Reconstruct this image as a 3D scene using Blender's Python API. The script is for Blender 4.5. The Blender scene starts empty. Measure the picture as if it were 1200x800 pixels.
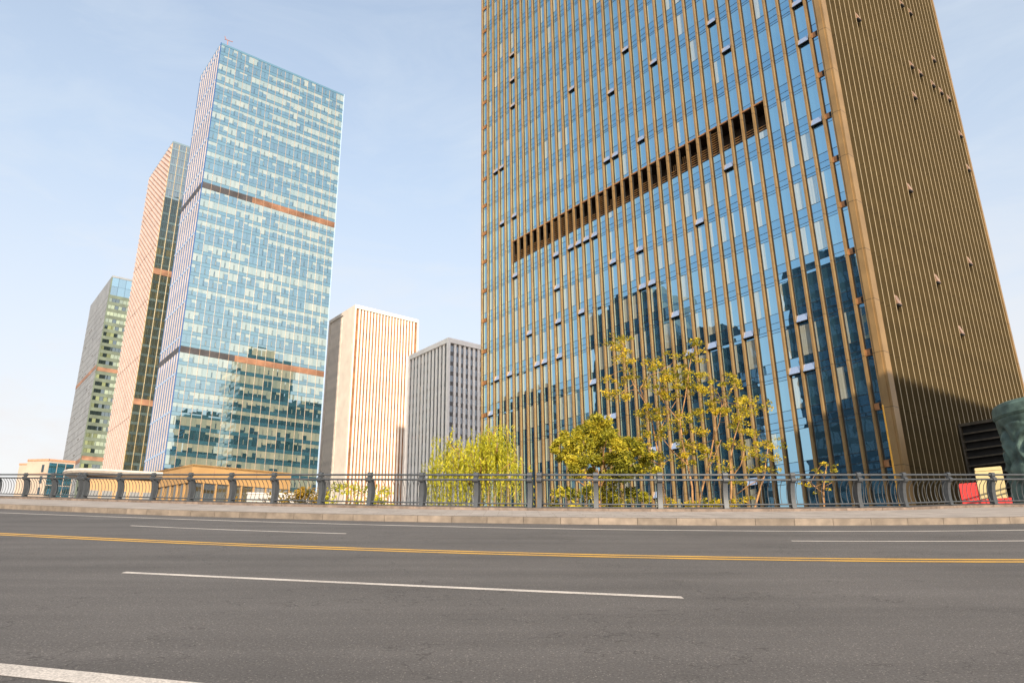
import bpy, math, random
import numpy as np
from mathutils import Matrix, Vector, noise
random.seed(7)
S = bpy.context.scene
COL = S.collection
# ------------------------------------------------------------------ frames
CAM_Z = 7.0                      # eye height above the plaza level
F_PX, PITCH, ROLL = 880.0, math.radians(18.6), math.radians(-0.7)
def _axes():
    fw = np.array([0, math.cos(PITCH), math.sin(PITCH)])
    u0 = np.array([0, -math.sin(PITCH), math.cos(PITCH)]); r0 = np.array([1.0, 0, 0])
    return (math.cos(ROLL)*r0 + math.sin(ROLL)*u0, -math.sin(ROLL)*r0 + math.cos(ROLL)*u0, fw)
RT, UP, FW = _axes()
EYE = np.array([0, 0, CAM_Z])
def ray(x, y):
    return RT*((x-600)/F_PX) - UP*((y-400)/F_PX) + FW
def at(x, y, d):                 # world point on the sight line at a horizontal distance
    r = ray(x, y); return EYE + r*(d/math.hypot(r[0], r[1]))
GA = math.radians(51)            # street grid of the district
U2 = np.array([math.sin(GA), math.cos(GA), 0]); V2 = np.array([-math.cos(GA), math.sin(GA), 0])
Z3 = np.array([0, 0, 1.0])
# carriageway plane (a ramp climbing away from the eye)
_a, _b = ray(0, 555), ray(1200, 555)
RN = np.cross(_b, _a); RN /= np.linalg.norm(RN); RN *= np.sign(RN[2])
_f = ray(600, 555); E2 = _f - (_f@RN)*RN; E2 /= np.linalg.norm(E2); E1 = np.cross(E2, RN)
EYE_H = 1.3
RO = EYE - RN*EYE_H
M_ROAD = Matrix(((E1[0], E2[0], RN[0], RO[0]), (E1[1], E2[1], RN[1], RO[1]), (E1[2], E2[2], RN[2], RO[2]), (0, 0, 0, 1)))
def road_w(x, y, z=0.0):
    return RO + E1*x + E2*y + RN*z

# ------------------------------------------------------------------ mesh builder
class MB:
    def __init__(s): s.v=[]; s.f=[]; s.m=[]; s.a=[]; s.uv=[]
    def quad(s, p, mi=0, a=0.0):
        i=len(s.v); s.v += [tuple(map(float, q)) for q in p]; n=len(p)
        s.f.append(tuple(range(i, i+n))); s.m.append(mi); s.a.append(a)
        s.uv += ([(0,0),(1,0),(1,1),(0,1)] if n==4 else [(0,0)]*n)
    def hexa(s, c, mi=0, a=0.0):  # c: 8 corners, bottom 0-3 ccw, top 4-7
        i=len(s.v); s.v += [tuple(map(float, q)) for q in c]
        for f in ((3,2,1,0),(4,5,6,7),(0,1,5,4),(1,2,6,5),(2,3,7,6),(3,0,4,7)):
            s.f.append(tuple(i+k for k in f)); s.m.append(mi); s.a.append(a); s.uv += [(0,0),(1,0),(1,1),(0,1)]
    def box(s, x0, x1, y0, y1, z0, z1, mi=0, a=0.0):
        s.hexa([(x0,y0,z0),(x1,y0,z0),(x1,y1,z0),(x0,y1,z0),(x0,y0,z1),(x1,y0,z1),(x1,y1,z1),(x0,y1,z1)], mi, a)
    def prism(s, poly, off, mi=0, a=0.0):   # poly list of 3d points, extruded by off
        i=len(s.v); n=len(poly); off=np.asarray(off, float)
        s.v += [tuple(map(float, q)) for q in poly]; s.v += [tuple(np.asarray(q, float)+off) for q in poly]
        fs=[tuple(range(i+n-1, i-1, -1)), tuple(range(i+n, i+2*n))]
        fs += [(i+k, i+(k+1)%n, i+n+(k+1)%n, i+n+k) for k in range(n)]
        for f in fs: s.f.append(f); s.m.append(mi); s.a.append(a); s.uv += [(0,0)]*len(f)
    def tube(s, pts, rad, n=8, mi=0, cap=True, a=0.0):
        pts=[np.asarray(p, float) for p in pts]; rings=[]
        rad = rad if hasattr(rad, '__len__') else [rad]*len(pts)
        ref=None
        for k, p in enumerate(pts):
            t = pts[min(k+1, len(pts)-1)] - pts[max(k-1, 0)]; t /= (np.linalg.norm(t)+1e-9)
            if ref is None: ref = np.array([1.0,0,0]) if abs(t[0]) < .8 else np.array([0,1.0,0])
            b = np.cross(t, ref); b /= (np.linalg.norm(b)+1e-9); ref = np.cross(b, t)
            i=len(s.v)
            for q in range(n):
                w=2*math.pi*q/n; s.v.append(tuple(p + rad[k]*(math.cos(w)*ref + math.sin(w)*b)))
            rings.append(i)
        for k in range(len(rings)-1):
            for q in range(n):
                q2=(q+1)%n
                s.f.append((rings[k]+q, rings[k]+q2, rings[k+1]+q2, rings[k+1]+q)); s.m.append(mi); s.a.append(a); s.uv += [(0,0)]*4
        if cap:
            s.f.append(tuple(rings[0]+q for q in range(n-1,-1,-1))); s.m.append(mi); s.a.append(a); s.uv += [(0,0)]*n
            s.f.append(tuple(rings[-1]+q for q in range(n))); s.m.append(mi); s.a.append(a); s.uv += [(0,0)]*n
    def mesh(s, name, mats, org=(0,0,0), smooth=False):
        me=bpy.data.meshes.new(name); org=np.asarray(org, float)
        v=np.array(s.v, float).reshape(-1,3)-org
        me.from_pydata(v.tolist(), [], s.f)
        for m in (mats if isinstance(mats, (list,tuple)) else [mats]): me.materials.append(m)
        me.polygons.foreach_set('material_index', s.m)
        at_=me.attributes.new('rnd', 'FLOAT', 'FACE'); at_.data.foreach_set('value', s.a)
        ul=me.uv_layers.new(name='UVMap'); ul.data.foreach_set('uv', np.array(s.uv, float).ravel())
        if smooth: me.polygons.foreach_set('use_smooth', [True]*len(me.polygons))
        me.update(); return me
    def build(s, name, mats, parent=None, org=None, smooth=False, M=None):
        o_ = np.zeros(3) if org is None else np.asarray(org, float)
        if parent is not None and org is None: o_ = np.array(parent.get('_org', (0,0,0)), float)
        ob=bpy.data.objects.new(name, s.mesh(name, mats, o_, smooth)); COL.objects.link(ob)
        if parent is not None: ob.parent=parent
        elif org is not None: ob.location = tuple(o_)
        if M is not None: ob.matrix_world = M
        return ob
def tag(o, label=None, cat=None, group=None, kind=None):
    if label: o['label']=label
    if cat: o['category']=cat
    if group: o['group']=group
    if kind: o['kind']=kind
    return o
def thing(name, label, cat, loc=(0,0,0), group=None, M=None):
    o=bpy.data.objects.new(name, None); COL.objects.link(o); o.empty_display_size=.2
    loc=tuple(float(x) for x in loc)
    o.matrix_world = (M if M is not None else Matrix()) @ Matrix.Translation(loc)
    tag(o, label, cat, group); o['_org']=list(loc); return o
def share(src, name, parent, delta):        # copy of a part, same mesh data, moved by delta (parent space)
    c=src.copy(); COL.objects.link(c); c.parent=parent
    c.location = tuple(np.array(src.location)+np.asarray(delta, float)); return c

# ------------------------------------------------------------------ materials
def new_mat(name):
    m=bpy.data.materials.new(name); m.use_nodes=True; nt=m.node_tree
    for n in list(nt.nodes): nt.nodes.remove(n)
    out=nt.nodes.new('ShaderNodeOutputMaterial'); return m, nt, out
def N(nt, t, **kw):
    n=nt.nodes.new(t)
    for k, v in kw.items():
        if k.startswith('i_'):
            n.inputs[int(k[2:]) if k[2:].isdigit() else k[2:].replace('_',' ')].default_value=v
        else: setattr(n, k, v)
    return n
def math_n(nt, op, a, b=None, c=None):
    n=nt.nodes.new('ShaderNodeMath'); n.operation=op
    for i, x in enumerate((a,b,c)):
        if x is None: continue
        if isinstance(x, (int,float)): n.inputs[i].default_value=x
        else: nt.links.new(x, n.inputs[i])
    return n.outputs[0]
def mixc(nt, fac, a, b, blend='MIX'):
    n=nt.nodes.new('ShaderNodeMix'); n.data_type='RGBA'; n.blend_type=blend
    for k, x in ((0,fac),(6,a),(7,b)):
        if isinstance(x, (int,float)): n.inputs[k].default_value=x
        elif isinstance(x, tuple): n.inputs[k].default_value=(*x,1) if len(x)==3 else x
        else: nt.links.new(x, n.inputs[k])
    return n.outputs[2]
def surf(name, col, rough=.6, metal=0.0, var=.12, scale=2.0, col2=None, bump=0.0, bscale=30.0, coord='Object', spec=.5, rndvar=0.0):
    m, nt, out = new_mat(name)
    b=N(nt,'ShaderNodeBsdfPrincipled'); b.inputs['Roughness'].default_value=rough; b.inputs['Metallic'].default_value=metal
    b.inputs['Specular IOR Level'].default_value=spec
    tc=N(nt,'ShaderNodeTexCoord'); nz=N(nt,'ShaderNodeTexNoise'); nz.inputs['Scale'].default_value=scale; nz.inputs['Detail'].default_value=6
    nt.links.new(tc.outputs[coord], nz.inputs['Vector'])
    c2 = col2 if col2 else tuple(max(0,x*(1-2.2*var)) for x in col)
    mr=N(nt,'ShaderNodeMapRange'); mr.inputs[1].default_value=.3; mr.inputs[2].default_value=.7
    nt.links.new(nz.outputs[0], mr.inputs[0])
    c=mixc(nt, mr.outputs[0], tuple(min(1,x*(1+var)) for x in col), c2)
    if rndvar>0:
        at_=N(nt,'ShaderNodeAttribute', attribute_name='rnd')
        v=math_n(nt,'MULTIPLY_ADD', at_.outputs['Fac'], rndvar, 1-rndvar/2)
        hs=N(nt,'ShaderNodeHueSaturation'); nt.links.new(v, hs.inputs['Value']); nt.links.new(c, hs.inputs['Color']); c=hs.outputs[0]
    nt.links.new(c, b.inputs['Base Color'])
    if bump>0:
        n2=N(nt,'ShaderNodeTexNoise'); n2.inputs['Scale'].default_value=bscale; n2.inputs['Detail'].default_value=4
        nt.links.new(tc.outputs[coord], n2.inputs['Vector'])
        bp=N(nt,'ShaderNodeBump'); bp.inputs['Strength'].default_value=bump; bp.inputs['Distance'].default_value=.02
        nt.links.new(n2.outputs[0], bp.inputs['Height']); nt.links.new(bp.outputs[0], b.inputs['Normal'])
    nt.links.new(b.outputs[0], out.inputs[0]); return m
def joints(m, period, z0, width=.03, dark=.45):
    """thin panel joints at every storey, cut into a cladding colour"""
    nt=m.node_tree; b=[n for n in nt.nodes if n.type=='BSDF_PRINCIPLED'][0]
    l=b.inputs['Base Color'].links[0]; src=l.from_socket
    g=N(nt,'ShaderNodeNewGeometry'); sx=N(nt,'ShaderNodeSeparateXYZ'); nt.links.new(g.outputs['Position'], sx.inputs[0])
    fr=math_n(nt,'FRACT', math_n(nt,'DIVIDE', math_n(nt,'SUBTRACT', sx.outputs[2], z0), period))
    k=math_n(nt,'LESS_THAN', fr, width/period)
    c=mixc(nt, k, src, tuple([.03,.02,.012])); nt.links.new(c, b.inputs['Base Color'])
    return m
def glass(name, base, tint=(.8,.93,1.0), f0=.35, rough=.015, wob=.12, wscale=.9, curtain=None, basevar=.5, second=None):
    """coated curtain-wall glass: a body colour seen through it under a reflecting coat"""
    m, nt, out = new_mat(name)
    at_=N(nt,'ShaderNodeAttribute', attribute_name='rnd')
    c=mixc(nt, at_.outputs['Fac'], base, second if second else tuple(x*(1-basevar) for x in base))
    if curtain:
        uv=N(nt,'ShaderNodeUVMap'); sx=N(nt,'ShaderNodeSeparateXYZ'); nt.links.new(uv.outputs[0], sx.inputs[0])
        w=math_n(nt,'MULTIPLY', math_n(nt,'SUBTRACT', at_.outputs['Fac'], .5), 1.9)
        k=math_n(nt,'GREATER_THAN', sx.outputs[0], math_n(nt,'SUBTRACT', 1.0, w))
        tc=N(nt,'ShaderNodeTexCoord'); mp=N(nt,'ShaderNodeMapping'); mp.inputs['Scale'].default_value=(14,14,.12)
        nt.links.new(tc.outputs['Object'], mp.inputs[0]); nz=N(nt,'ShaderNodeTexNoise'); nz.inputs['Scale'].default_value=1.0
        nt.links.new(mp.outputs[0], nz.inputs['Vector'])
        cc=mixc(nt, nz.outputs[0], tuple(x*.25 for x in curtain), curtain)
        c=mixc(nt, k, base, cc)
    d=N(nt,'ShaderNodeBsdfDiffuse'); nt.links.new(c, d.inputs[0])
    g=N(nt,'ShaderNodeBsdfGlossy'); g.inputs['Color'].default_value=(*tint,1); g.inputs['Roughness'].default_value=rough
    tc=N(nt,'ShaderNodeTexCoord'); nz=N(nt,'ShaderNodeTexNoise'); nz.inputs['Scale'].default_value=wscale; nz.inputs['Detail'].default_value=1.5
    nt.links.new(tc.outputs['Object'], nz.inputs['Vector'])
    bp=N(nt,'ShaderNodeBump'); bp.inputs['Strength'].default_value=wob; bp.inputs['Distance'].default_value=.05
    nt.links.new(nz.outputs[0], bp.inputs['Height']); nt.links.new(bp.outputs[0], g.inputs['Normal'])
    lw=N(nt,'ShaderNodeLayerWeight'); lw.inputs[0].default_value=.5
    fr=math_n(nt,'MULTIPLY_ADD', math_n(nt,'POWER', lw.outputs['Facing'], 4.0), 1-f0, f0)
    if curtain: fr=math_n(nt,'MULTIPLY', fr, math_n(nt,'MULTIPLY_ADD', k, -.36, 1.0))
    mx=N(nt,'ShaderNodeMixShader'); nt.links.new(fr, mx.inputs[0]); nt.links.new(d.outputs[0], mx.inputs[1]); nt.links.new(g.outputs[0], mx.inputs[2])
    nt.links.new(mx.outputs[0], out.inputs[0]); return m
def leafmat(name, c1, c2, c3, trans=.35):
    m, nt, out = new_mat(name)
    at_=N(nt,'ShaderNodeAttribute', attribute_name='rnd')
    cr=N(nt,'ShaderNodeValToRGB'); e=cr.color_ramp.elements
    e[0].color=(*c1,1); e[1].color=(*c3,1); e.new(.5).color=(*c2,1)
    nt.links.new(at_.outputs['Fac'], cr.inputs[0])
    d=N(nt,'ShaderNodeBsdfPrincipled'); d.inputs['Roughness'].default_value=.55; d.inputs['Specular IOR Level'].default_value=.3
    t=N(nt,'ShaderNodeBsdfTranslucent')
    nt.links.new(cr.outputs[0], d.inputs['Base Color']); nt.links.new(cr.outputs[0], t.inputs[0])
    mx=N(nt,'ShaderNodeMixShader'); mx.inputs[0].default_value=trans
    nt.links.new(d.outputs[0], mx.inputs[1]); nt.links.new(t.outputs[0], mx.inputs[2]); nt.links.new(mx.outputs[0], out.inputs[0]); return m

Mt={}
# asphalt: dark aggregate with pale stones
def asphalt():
    m, nt, out = new_mat('asphalt')
    b=N(nt,'ShaderNodeBsdfPrincipled'); b.inputs['Roughness'].default_value=.85; b.inputs['Specular IOR Level'].default_value=.35
    tc=N(nt,'ShaderNodeTexCoord')
    def nz(s, d=3, r=.6):
        n=N(nt,'ShaderNodeTexNoise'); n.inputs['Scale'].default_value=s; n.inputs['Detail'].default_value=d; n.inputs['Roughness'].default_value=r
        nt.links.new(tc.outputs['Object'], n.inputs['Vector']); return n.outputs[0]
    fine=nz(46,5,.85); big=nz(.35,5); mid=nz(9,4)
    mp=N(nt,'ShaderNodeMapping'); mp.inputs['Scale'].default_value=(.12,1.6,1); nt.links.new(tc.outputs['Object'], mp.inputs[0])
    tr=N(nt,'ShaderNodeTexNoise'); tr.inputs['Scale'].default_value=1; tr.inputs['Detail'].default_value=3; nt.links.new(mp.outputs[0], tr.inputs['Vector'])
    vo=N(nt,'ShaderNodeTexVoronoi'); vo.inputs['Scale'].default_value=62; nt.links.new(tc.outputs['Object'], vo.inputs['Vector'])
    r=N(nt,'ShaderNodeMapRange'); r.inputs[1].default_value=.28; r.inputs[2].default_value=.74; nt.links.new(fine, r.inputs[0])
    c=mixc(nt, r.outputs[0], (.027,.025,.0235), (.175,.160,.151))
    sp=N(nt,'ShaderNodeSeparateXYZ'); nt.links.new(vo.outputs['Color'], sp.inputs[0])
    st=math_n(nt,'MULTIPLY', math_n(nt,'GREATER_THAN', sp.outputs[0], .9), math_n(nt,'LESS_THAN', vo.outputs['Distance'], .36))
    c=mixc(nt, math_n(nt,'MULTIPLY', st, .55), c, (.34,.31,.28))
    k=math_n(nt,'MULTIPLY_ADD', big, .6, math_n(nt,'MULTIPLY_ADD', tr.outputs[0], .65, math_n(nt,'MULTIPLY', mid, .2)))
    k=math_n(nt,'ADD', k, .24)
    wv=N(nt,'ShaderNodeTexNoise'); wv.inputs['Scale'].default_value=.16; wv.inputs['Detail'].default_value=7; wv.inputs['Roughness'].default_value=.62; nt.links.new(tc.outputs['Object'], wv.inputs['Vector'])
    cr=math_n(nt,'LESS_THAN', math_n(nt,'ABSOLUTE', math_n(nt,'SUBTRACT', wv.outputs[0], .5)), .0011)
    c=mixc(nt, math_n(nt,'MULTIPLY', cr, .55), c, (.03,.027,.025))
    hs=N(nt,'ShaderNodeHueSaturation'); nt.links.new(k, hs.inputs['Value']); nt.links.new(c, hs.inputs['Color'])
    nt.links.new(hs.outputs[0], b.inputs['Base Color'])
    bp=N(nt,'ShaderNodeBump'); bp.inputs['Strength'].default_value=.5; bp.inputs['Distance'].default_value=.006
    nt.links.new(fine, bp.inputs['Height']); nt.links.new(bp.outputs[0], b.inputs['Normal'])
    nt.links.new(b.outputs[0], out.inputs[0]); return m
Mt['asphalt']=asphalt()
def paint(name, col):
    m, nt, out = new_mat(name)
    b=N(nt,'ShaderNodeBsdfPrincipled'); b.inputs['Roughness'].default_value=.7
    tc=N(nt,'ShaderNodeTexCoord'); n=N(nt,'ShaderNodeTexNoise'); n.inputs['Scale'].default_value=45; n.inputs['Detail'].default_value=6; n.inputs['Roughness'].default_value=.8
    n2=N(nt,'ShaderNodeTexNoise'); n2.inputs['Scale'].default_value=1.2; n2.inputs['Detail'].default_value=3
    for q in (n,n2): nt.links.new(tc.outputs['Object'], q.inputs['Vector'])
    s=math_n(nt,'MULTIPLY_ADD', n2.outputs[0], .35, n.outputs[0])
    r=N(nt,'ShaderNodeMapRange'); r.inputs[1].default_value=.60; r.inputs[2].default_value=.84; nt.links.new(s, r.inputs[0])
    nt.links.new(mixc(nt, math_n(nt,'MULTIPLY', r.outputs[0], .75), col, (.12,.108,.098)), b.inputs['Base Color'])
    nt.links.new(b.outputs[0], out.inputs[0]); return m
Mt['white_paint']=paint('white_road_paint', (.62,.56,.5)); Mt['yellow_paint']=paint('yellow_road_paint', (.66,.36,.04))
Mt['kerb']=surf('kerb_stone', (.21,.17,.135), .85, var=.15, scale=3.5, bump=.5, bscale=60, rndvar=.3)
def paving():
    m=surf('pale_paving', (.36,.315,.28), .85, var=.1, scale=1.5, bump=.2, bscale=80)
    nt=m.node_tree; b=[n for n in nt.nodes if n.type=='BSDF_PRINCIPLED'][0]; src=b.inputs['Base Color'].links[0].from_socket
    tc=N(nt,'ShaderNodeTexCoord'); br=N(nt,'ShaderNodeTexBrick'); br.inputs['Scale'].default_value=1.0
    br.inputs['Brick Width'].default_value=.8; br.inputs['Row Height'].default_value=.4; br.inputs['Mortar Size'].default_value=.008
    br.inputs['Color1'].default_value=(1,1,1,1); br.inputs['Color2'].default_value=(.86,.85,.84,1); br.inputs['Mortar'].default_value=(.45,.4,.36,1)
    nt.links.new(tc.outputs['Object'], br.inputs['Vector'])
    nt.links.new(mixc(nt, 1.0, src, br.outputs[0], 'MULTIPLY'), b.inputs['Base Color']); return m
Mt['paving']=paving()
Mt['plinth']=surf('brown_plinth_stone', (.20,.15,.12), .8, var=.2, scale=4, rndvar=.3, bump=.3)
Mt['rail']=surf('grey_rail_paint', (.062,.069,.078), .5, .1, var=.12, scale=6, bump=.06, bscale=90)
Mt['ground']=surf('plaza_ground', (.36,.32,.28), .9, var=.15, scale=.15, col2=(.28,.26,.22), bump=.3, bscale=2)
GOLD0=CAM_Z+16.16
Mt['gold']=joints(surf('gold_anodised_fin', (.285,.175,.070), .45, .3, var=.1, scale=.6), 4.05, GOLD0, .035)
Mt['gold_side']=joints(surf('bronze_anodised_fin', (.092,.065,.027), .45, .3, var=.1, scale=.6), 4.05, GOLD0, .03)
Mt['cap']=surf('champagne_fin_cap', (.46,.36,.22), .4, .2, var=.06)
Mt['gold_panel']=surf('copper_panel', (.36,.17,.07), .5, .3, var=.15, scale=3)
Mt['frame']=surf('dark_window_frame', (.03,.028,.025), .5, .2, var=.2)
Mt['core']=surf('dark_interior', (.02,.02,.02), .9)
Mt['louvre']=surf('brown_louvre', (.045,.027,.014), .6, .2, var=.2)
Mt['louvre_gold']=surf('gold_louvre_slat', (.30,.155,.05), .45, .3, var=.2)
Mt['big_glass']=glass('blue_curtain_glass', (.03,.085,.115), (.46,.79,1.0), .70, .01, .1, .7, curtain=(.60,.60,.48))
Mt['big_glass2']=glass('blue_spandrel_glass', (.02,.065,.105), (.40,.74,1.0), .66, .01, .08, .7)
Mt['side_glass']=glass('bronze_side_glass', (.02,.017,.012), (.62,.55,.42), .45, .03, .03, .7)
Mt['pane_open']=glass('tilted_pane_glass', (.30,.36,.52), (.9,.95,1.0), .55, .03, .03)
# ------------------------------------------------------------------ facade helper
class Face:
    """a vertical facade: t runs along d, o outward along n, z is world height"""
    def __init__(s, c, d, n): s.c=np.array([c[0],c[1],0.0]); s.d=np.asarray(d,float); s.n=np.asarray(n,float)
    def p(s, t, z, o=0.0): return s.c + s.d*t + s.n*o + Z3*z
    def box(s, mb, t0, t1, z0, z1, o0, o1, mi=0, a=0.0):
        mb.hexa([s.p(t0,z0,o0), s.p(t1,z0,o0), s.p(t1,z0,o1), s.p(t0,z0,o1), s.p(t0,z1,o0), s.p(t1,z1,o0), s.p(t1,z1,o1), s.p(t0,z1,o1)], mi, a)
    def quad(s, mb, t0, t1, z0, z1, o=0.0, mi=0, a=0.0, j=0.0, rng=random):
        k=[rng.uniform(-j, j) for _ in range(3)] if j else (0,0,0)
        mb.quad([s.p(t0,z0,o+k[0]), s.p(t1,z0,o+k[1]), s.p(t1,z1,o+k[2]), s.p(t0,z1,o+k[0]+k[2]-k[1])], mi, a)

# ------------------------------------------------------------------ big gold-finned tower
def big_tower():
    rg=random.Random(11)
    c=np.array([26.07,51.81]); H=CAM_Z+172; FH=4.05; B=1.233; Tn=39
    zb0=CAM_Z+16.43-.27; k0=-6
    fr=Face(c, V2, -U2); c2=fr.p(-.8,0)[:2]; sd=Face(c2, U2, -V2); UL=28.0; TL=48.1
    root=thing('office_tower', 'huge dark-gold glass tower with close vertical fins filling the right half', 'tower', (c[0],c[1],0))
    m=MB()
    fr.box(m, .6, TL-.3, 0, H-1, -UL+.4, -2.0)
    m.build('core', Mt['core'], root)
    m=MB(); fr.box(m, -.3, TL, H-1, H+.6, -UL, -.1); m.build('parapet', Mt['gold_side'], root)
    # rear and far walls: plain glass with slab lines
    bk=Face(fr.p(TL,0)[:2], U2, V2); m=MB()
    for k in range(43):
        bk.quad(m, .3, UL-.3, 4.05*k, 4.05*k+3.0, -.3, 0, rg.random()); bk.box(m, .3, UL-.3, 4.05*k+3.0, 4.05*k+4.05, -.5, -.25, 1)
    m.build('end_wall', [Mt['big_glass2'], Mt['gold_side']], root)
    rr=Face(sd.p(UL,0)[:2], V2, U2); m=MB()
    for k in range(43):
        rr.quad(m, .3, TL+.5, 4.05*k, 4.05*k+3.0, -.3, 0, rg.random()); rr.box(m, .3, TL+.5, 4.05*k+3.0, 4.05*k+4.05, -.5, -.25, 1)
    m.build('rear_wall', [Mt['big_glass2'], Mt['gold_side']], root)
    # storeys of the front: every storey one band of panes
    G=-.32
    lz0, lz1, lk0, lk1 = CAM_Z+38.5, CAM_Z+41.22, 5, 34
    edges=[.0]+[.77+B*k for k in range(Tn)]
    nk=int((H-zb0)/FH)+1
    for k in range(-5, nk):
        zb=zb0+FH*k; m=MB()
        if zb+FH<0: continue
        dense = .12 if 5<=k<=12 else (.35 if k<0 else (.9 if k<=3 else (.5 if k==4 else (.45 if 13<=k<=20 else .3))))
        for b in range(Tn):
            t0=edges[b]; t1=edges[b+1]
            for (za, zc, typ) in ((0,.55,1),(.55,1.31,1),(1.31,3.78,0),(3.78,4.05,1)):
                z0, z1 = max(.02,zb+za), min(zb+zc, H-1)
                if z1<=z0: continue
                if lk0<=b<=lk1-1:
                    if z0>=lz0-.01 and z1<=lz1+.01: continue
                    if z0<lz0<z1: z1=lz0
                    elif z0<lz1<z1: z0=lz1
                a=0.0
                if typ==0 and rg.random()<dense: a=rg.uniform(.55,1.0)
                elif typ==1: a=rg.random()
                fr.quad(m, t0+.02, t1-.02, z0+.02, z1-.02, G, typ, a, .006, rg)
                if z1-z0>.2 and z0>.5: fr.box(m, t0, t1, z0-.016, z0+.016, G-.06, G+.014, 2)
            if not (lk0<=b<=lk1-1 and lz0<zb+1.5<lz1):
                fr.box(m, .67+B*b-.13, .67+B*b+.02, max(.01,zb), min(zb+FH-.004,H-1), G-.08, G+.03, 2)
                fr.box(m, .67+B*b+.17, .67+B*b+.23, max(.01,zb), min(zb+FH-.004,H-1), G-.08, G+.03, 2)
        m.build('window_band', [Mt['big_glass'], Mt['big_glass2'], Mt['frame']], root)
    # plant-floor slot with louvres behind the fins
    m=MB(); ta, tb = edges[lk0], edges[lk1]
    fr.quad(m, ta, tb, lz0, lz1, -1.95, 0)
    for z in (lz0, lz1): fr.box(m, ta, tb, z-.06, z+.06, -1.95, G+.05, 0)
    for t in (ta, tb): fr.box(m, t-.05, t+.05, lz0, lz1, -1.95, G, 0)
    fr.box(m, ta, tb, lz1+.0, lz1+.14, G, G+.12, 1)
    m.build('plant_slot', [Mt['louvre'], Mt['gold_panel']], root)
    for b in range(lk0, lk1):
        m=MB(); r=rg.random(); t0, t1=edges[b]+.05, edges[b+1]-.05
        z0=lz0+.1; z1=lz0+ (2.5 if r<.22 else (rg.uniform(.5,1.2)))
        z=z0
        while z<z1:
            fr.box(m, t0, t1, z, z+.05, G-.12, G+.0, 0); z+=.24
        if r>.75:
            for q in range(4): fr.box(m, t0+.15+.22*q, t0+.2+.22*q, z1, z1+.8, G-.3, G-.25, 0)
        m.build('louvre_panel', Mt['louvre_gold'], root)
    # front fins: one mesh, one object each
    def fin(face, t, z0, z1, w, d, name, mat, proto, cap=False):
        if proto is None:
            m=MB(); face.box(m, t, t+w, z0, z1, G, G+d)
            if cap: face.box(m, t+.03, t+w-.03, z0, z1, G+d, G+d+.02, 1)
            return m.build(name, mat, root), t
        return share(proto[0], name, root, face.d*(t-proto[1])), proto[1]
    pr=None
    for k in range(Tn):
        q=fin(fr, .67+B*k, 0, H, .165, .27, 'fin', Mt['gold'], pr)
        if pr is None: pr=q
    m=MB(); fr.box(m, -.8, -.02, 0, H+.3, -.75, .06); fr.box(m, -.62, -.2, 0, H+.3, .06, .14)
    m.build('corner_column', Mt['gold'], root)
    # copper vent panels in the first and last bay of every storey
    for k in range(-3, nk-1):
        for t0, t1 in ((.03,.66),(edges[Tn-1]+.1, edges[Tn]-.08)):
            zb=zb0+FH*k
            m=MB(); fr.box(m, t0, t1, zb+.03, zb+.52, G-.02, G+.08, 0); fr.box(m, t0, t0+.26 if t0<5 else t0+.3, zb+.06, zb+.49, G+.08, G+.09, 1)  # flat dark plate stands in for the shaded part of the vent recess
            m.build('vent_panel', [Mt['gold_panel'], Mt['core']], root)
    # awning windows pushed open
    def open_win(face, t0, t1, ztop, hgt, out, o, mats):
        m=MB(); th=.04
        a=[face.p(t0,ztop,o+.03), face.p(t1,ztop,o+.03), face.p(t1,ztop-hgt,o+out), face.p(t0,ztop-hgt,o+out)]
        m.prism(a, face.n*th, 0, .2)
        face.quad(m, t0, t1, ztop-hgt, ztop, o+.012, 1)
        face.box(m, t0, t1, ztop-hgt-.05, ztop-hgt+.0, o+out-.05, o+out+.06, 1)
        m.build('open_window', mats, root)
    spots=[(9,6.5)]
    for k in range(-4, 19):
        for b in range(1, Tn-1):
            if lk0<=b<lk1 and k in (5,6): 
                if k==6 or rg.random()>.2: continue
            elif rg.random() > (.10 if k<8 else .035): continue
            zt=zb0+FH*k+.58
            open_win(fr, edges[b]+.17, edges[b+1]-.13, zt, .58, .2, G, [Mt['pane_open'], Mt['frame']])
    # side facing right: deep fins standing in front of the glazing
    m=MB()
    for k in range(-4, nk):
        zb=zb0+FH*k
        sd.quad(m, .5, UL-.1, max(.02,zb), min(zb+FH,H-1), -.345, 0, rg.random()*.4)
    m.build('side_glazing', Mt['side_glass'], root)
    p1=None; SP=.953
    for k in range(1,29):
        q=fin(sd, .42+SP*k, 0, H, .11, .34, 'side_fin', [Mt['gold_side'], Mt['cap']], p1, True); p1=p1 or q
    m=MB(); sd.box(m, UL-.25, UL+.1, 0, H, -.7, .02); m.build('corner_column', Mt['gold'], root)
    for k in range(-2, 17):
        for b in range(2, 28):
            if rg.random()>(.13 if k in (3,4,7,8) else .03): continue
            t=.42+SP*b+.12
            if t>10.0 and zb0+FH*k<CAM_Z+14: continue
            m=MB(); z=zb0+FH*k+.4
            m.prism([sd.p(t+.05,z+.8,-.06), sd.p(t+.05,z,-.06), sd.p(t+.05,z-.02,.2)], U2*.6, 0)
            sd.box(m, t+.05, t+.65, z-.12, z-.03, -.1, .16, 1)
            m.build('open_window', [Mt['win_side'], Mt['frame']], root)
Mt['recess']=surf('dark_bronze_blade', (.085,.07,.05), .55, .2, var=.2)
Mt['win_side']=surf('pinkish_open_sash', (.33,.20,.13), .4, .2, var=.15)
big_tower()
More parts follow.
